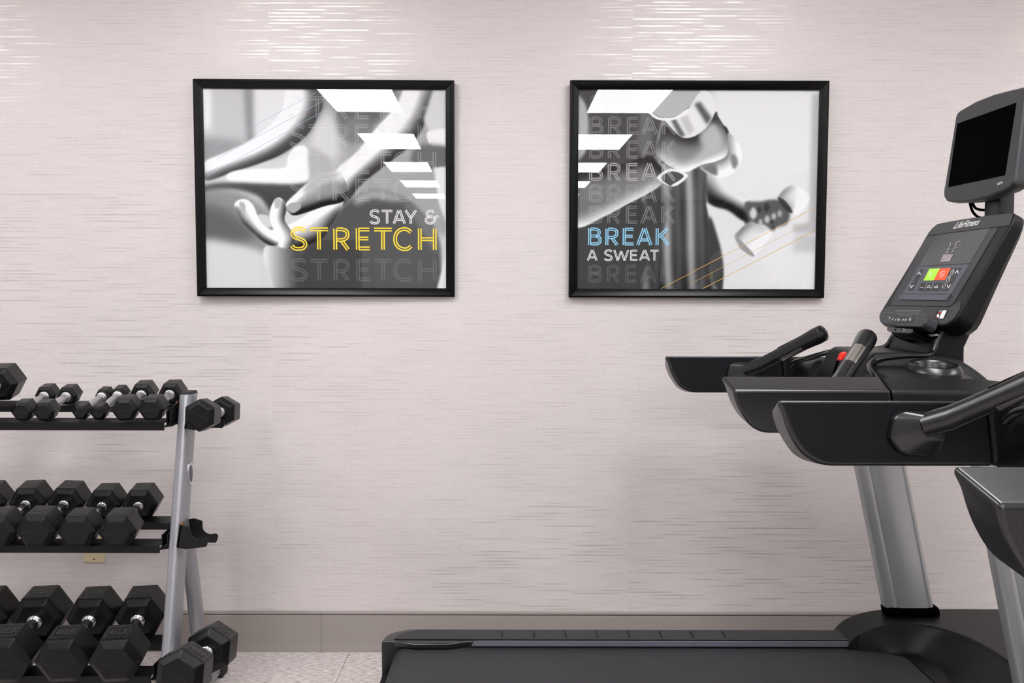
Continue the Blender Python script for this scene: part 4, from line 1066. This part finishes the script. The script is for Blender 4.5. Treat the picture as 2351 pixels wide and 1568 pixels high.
    st.line([(348, 1238), (354, 1254), (368, 1236)], 5, P); st.line([(376, 1256), (390, 1236), (396, 1256)], 5, P)
    st.line([(436, 1226), (448, 1240), (436, 1254), (426, 1244)], 4, P, True); st.line([(440, 1218), (438, 1234)], 4, P)
    st.build('controller_symbols', M['white'], md)
    st = Strokes(); P2 = lambda x, y: hit(2000 + x / 4.9, 480 + y / 4.9, p0 + n * (o - .0034), n) - L_
    st.line([(358, 1372), (356, 1352), (366, 1346), (374, 1354), (372, 1372)], 3.5, P2); st.build('headphone_symbol', M['white'], md)
    st = Strokes(); st.poly([(262, 1348), (284, 1350), (282, 1366), (260, 1364)], P2); st.poly([(338, 1350), (352, 1352), (350, 1368), (336, 1366)], P2); st.build('ports', M['gloss_black'], md)
    stb = Strokes(); stb.poly([(635, 1408), (745, 1402), (768, 1422), (665, 1434)], lambda x, y: hit(2000 + x / 4.9, 480 + y / 4.9, p0 + n * (-.002), n) - L_)
    stb.build('rating_label', M['sticker_grey'], body)
    # ---- small television above
    n2 = Vector((-math.cos(math.radians(8.8)), 0, math.sin(math.radians(8.8))))
    q0 = Vector((1.2615, YC, 1.707))
    def tv(zx, zy, off=0): return hit(1980 + zx / 2.45, 180 + zy / 2.45, q0, n2) - L_ + n2 * off
    to = [(525, 215), (532, 195), (548, 180), (640, 127), (740, 88), (840, 62), (900, 48), (914, 50), (918, 70), (905, 180), (860, 560), (852, 590), (835, 612), (805, 630), (700, 670), (600, 694), (500, 697), (470, 690), (457, 668), (456, 640), (480, 500)]
    Q0 = [tv(*p) for p in to]; c2 = sum(Q0, Vector()) / len(Q0)
    sh = lambda kk, d: [c2 + (v - c2) * kk - n2 * d for v in Q0]
    tvb = loft('television', [sh(.975, -.0015), sh(1.0, .004), sh(1.0, .020), sh(.97, .040), sh(.80, .052)], M['plastic_grey'], root, bevel=.003, seg=3, angle=30)
    prism('screen', [tv(x, y, .0022) for x, y in [(538, 255), (870, 137), (806, 545), (486, 613)]], -n2 * .002, M['gloss_black'], tvb)
    text_on('caption_lettering', 'HDTV', lambda s, t: tv(762 + 30 * s + 4 * t, 602 - 8 * s - 14 * t, .0022), M['white'], tvb, bold=.03)
    box('television_mount', (1.292, -.038, 1.47), (1.335, .038, 1.66), M['plastic'], root, bevel=.006)
    for a, b, c_ in (((2226, 462), (2252, 500), (2296, 462)), ((2232, 462), (2262, 482), (2294, 460))):
        pp = spline([at(*a, YC + .07) - L_, at(a[0] + 8, (a[1] + b[1]) / 2 + 6, YC + .06) - L_, at(*b, YC + .04) - L_, at((b[0] + c_[0]) / 2 + 6, b[1] - 8, YC + .01) - L_, at(*c_, YC - .01) - L_], 6)
        pp = [v + Vector((.0, 0, .0)) for v in [pp[0] + Vector((.004, 0, .02))] + pp + [pp[-1] + Vector((.0, 0, .03))]]
        tube('cable', pp, .0036, M['gloss_black'], root, n=10)
before = set(T1.children)
display(T1)
added = [o for o in T1.children if o not in before]
T2 = treadmill(1.230, .305, -.018, 'black treadmill nearest the camera, only its handrails and grip in view')
for o in added:                      # the second machine carries the same console, outside the photograph's frame
    copy_tree(o, T2)
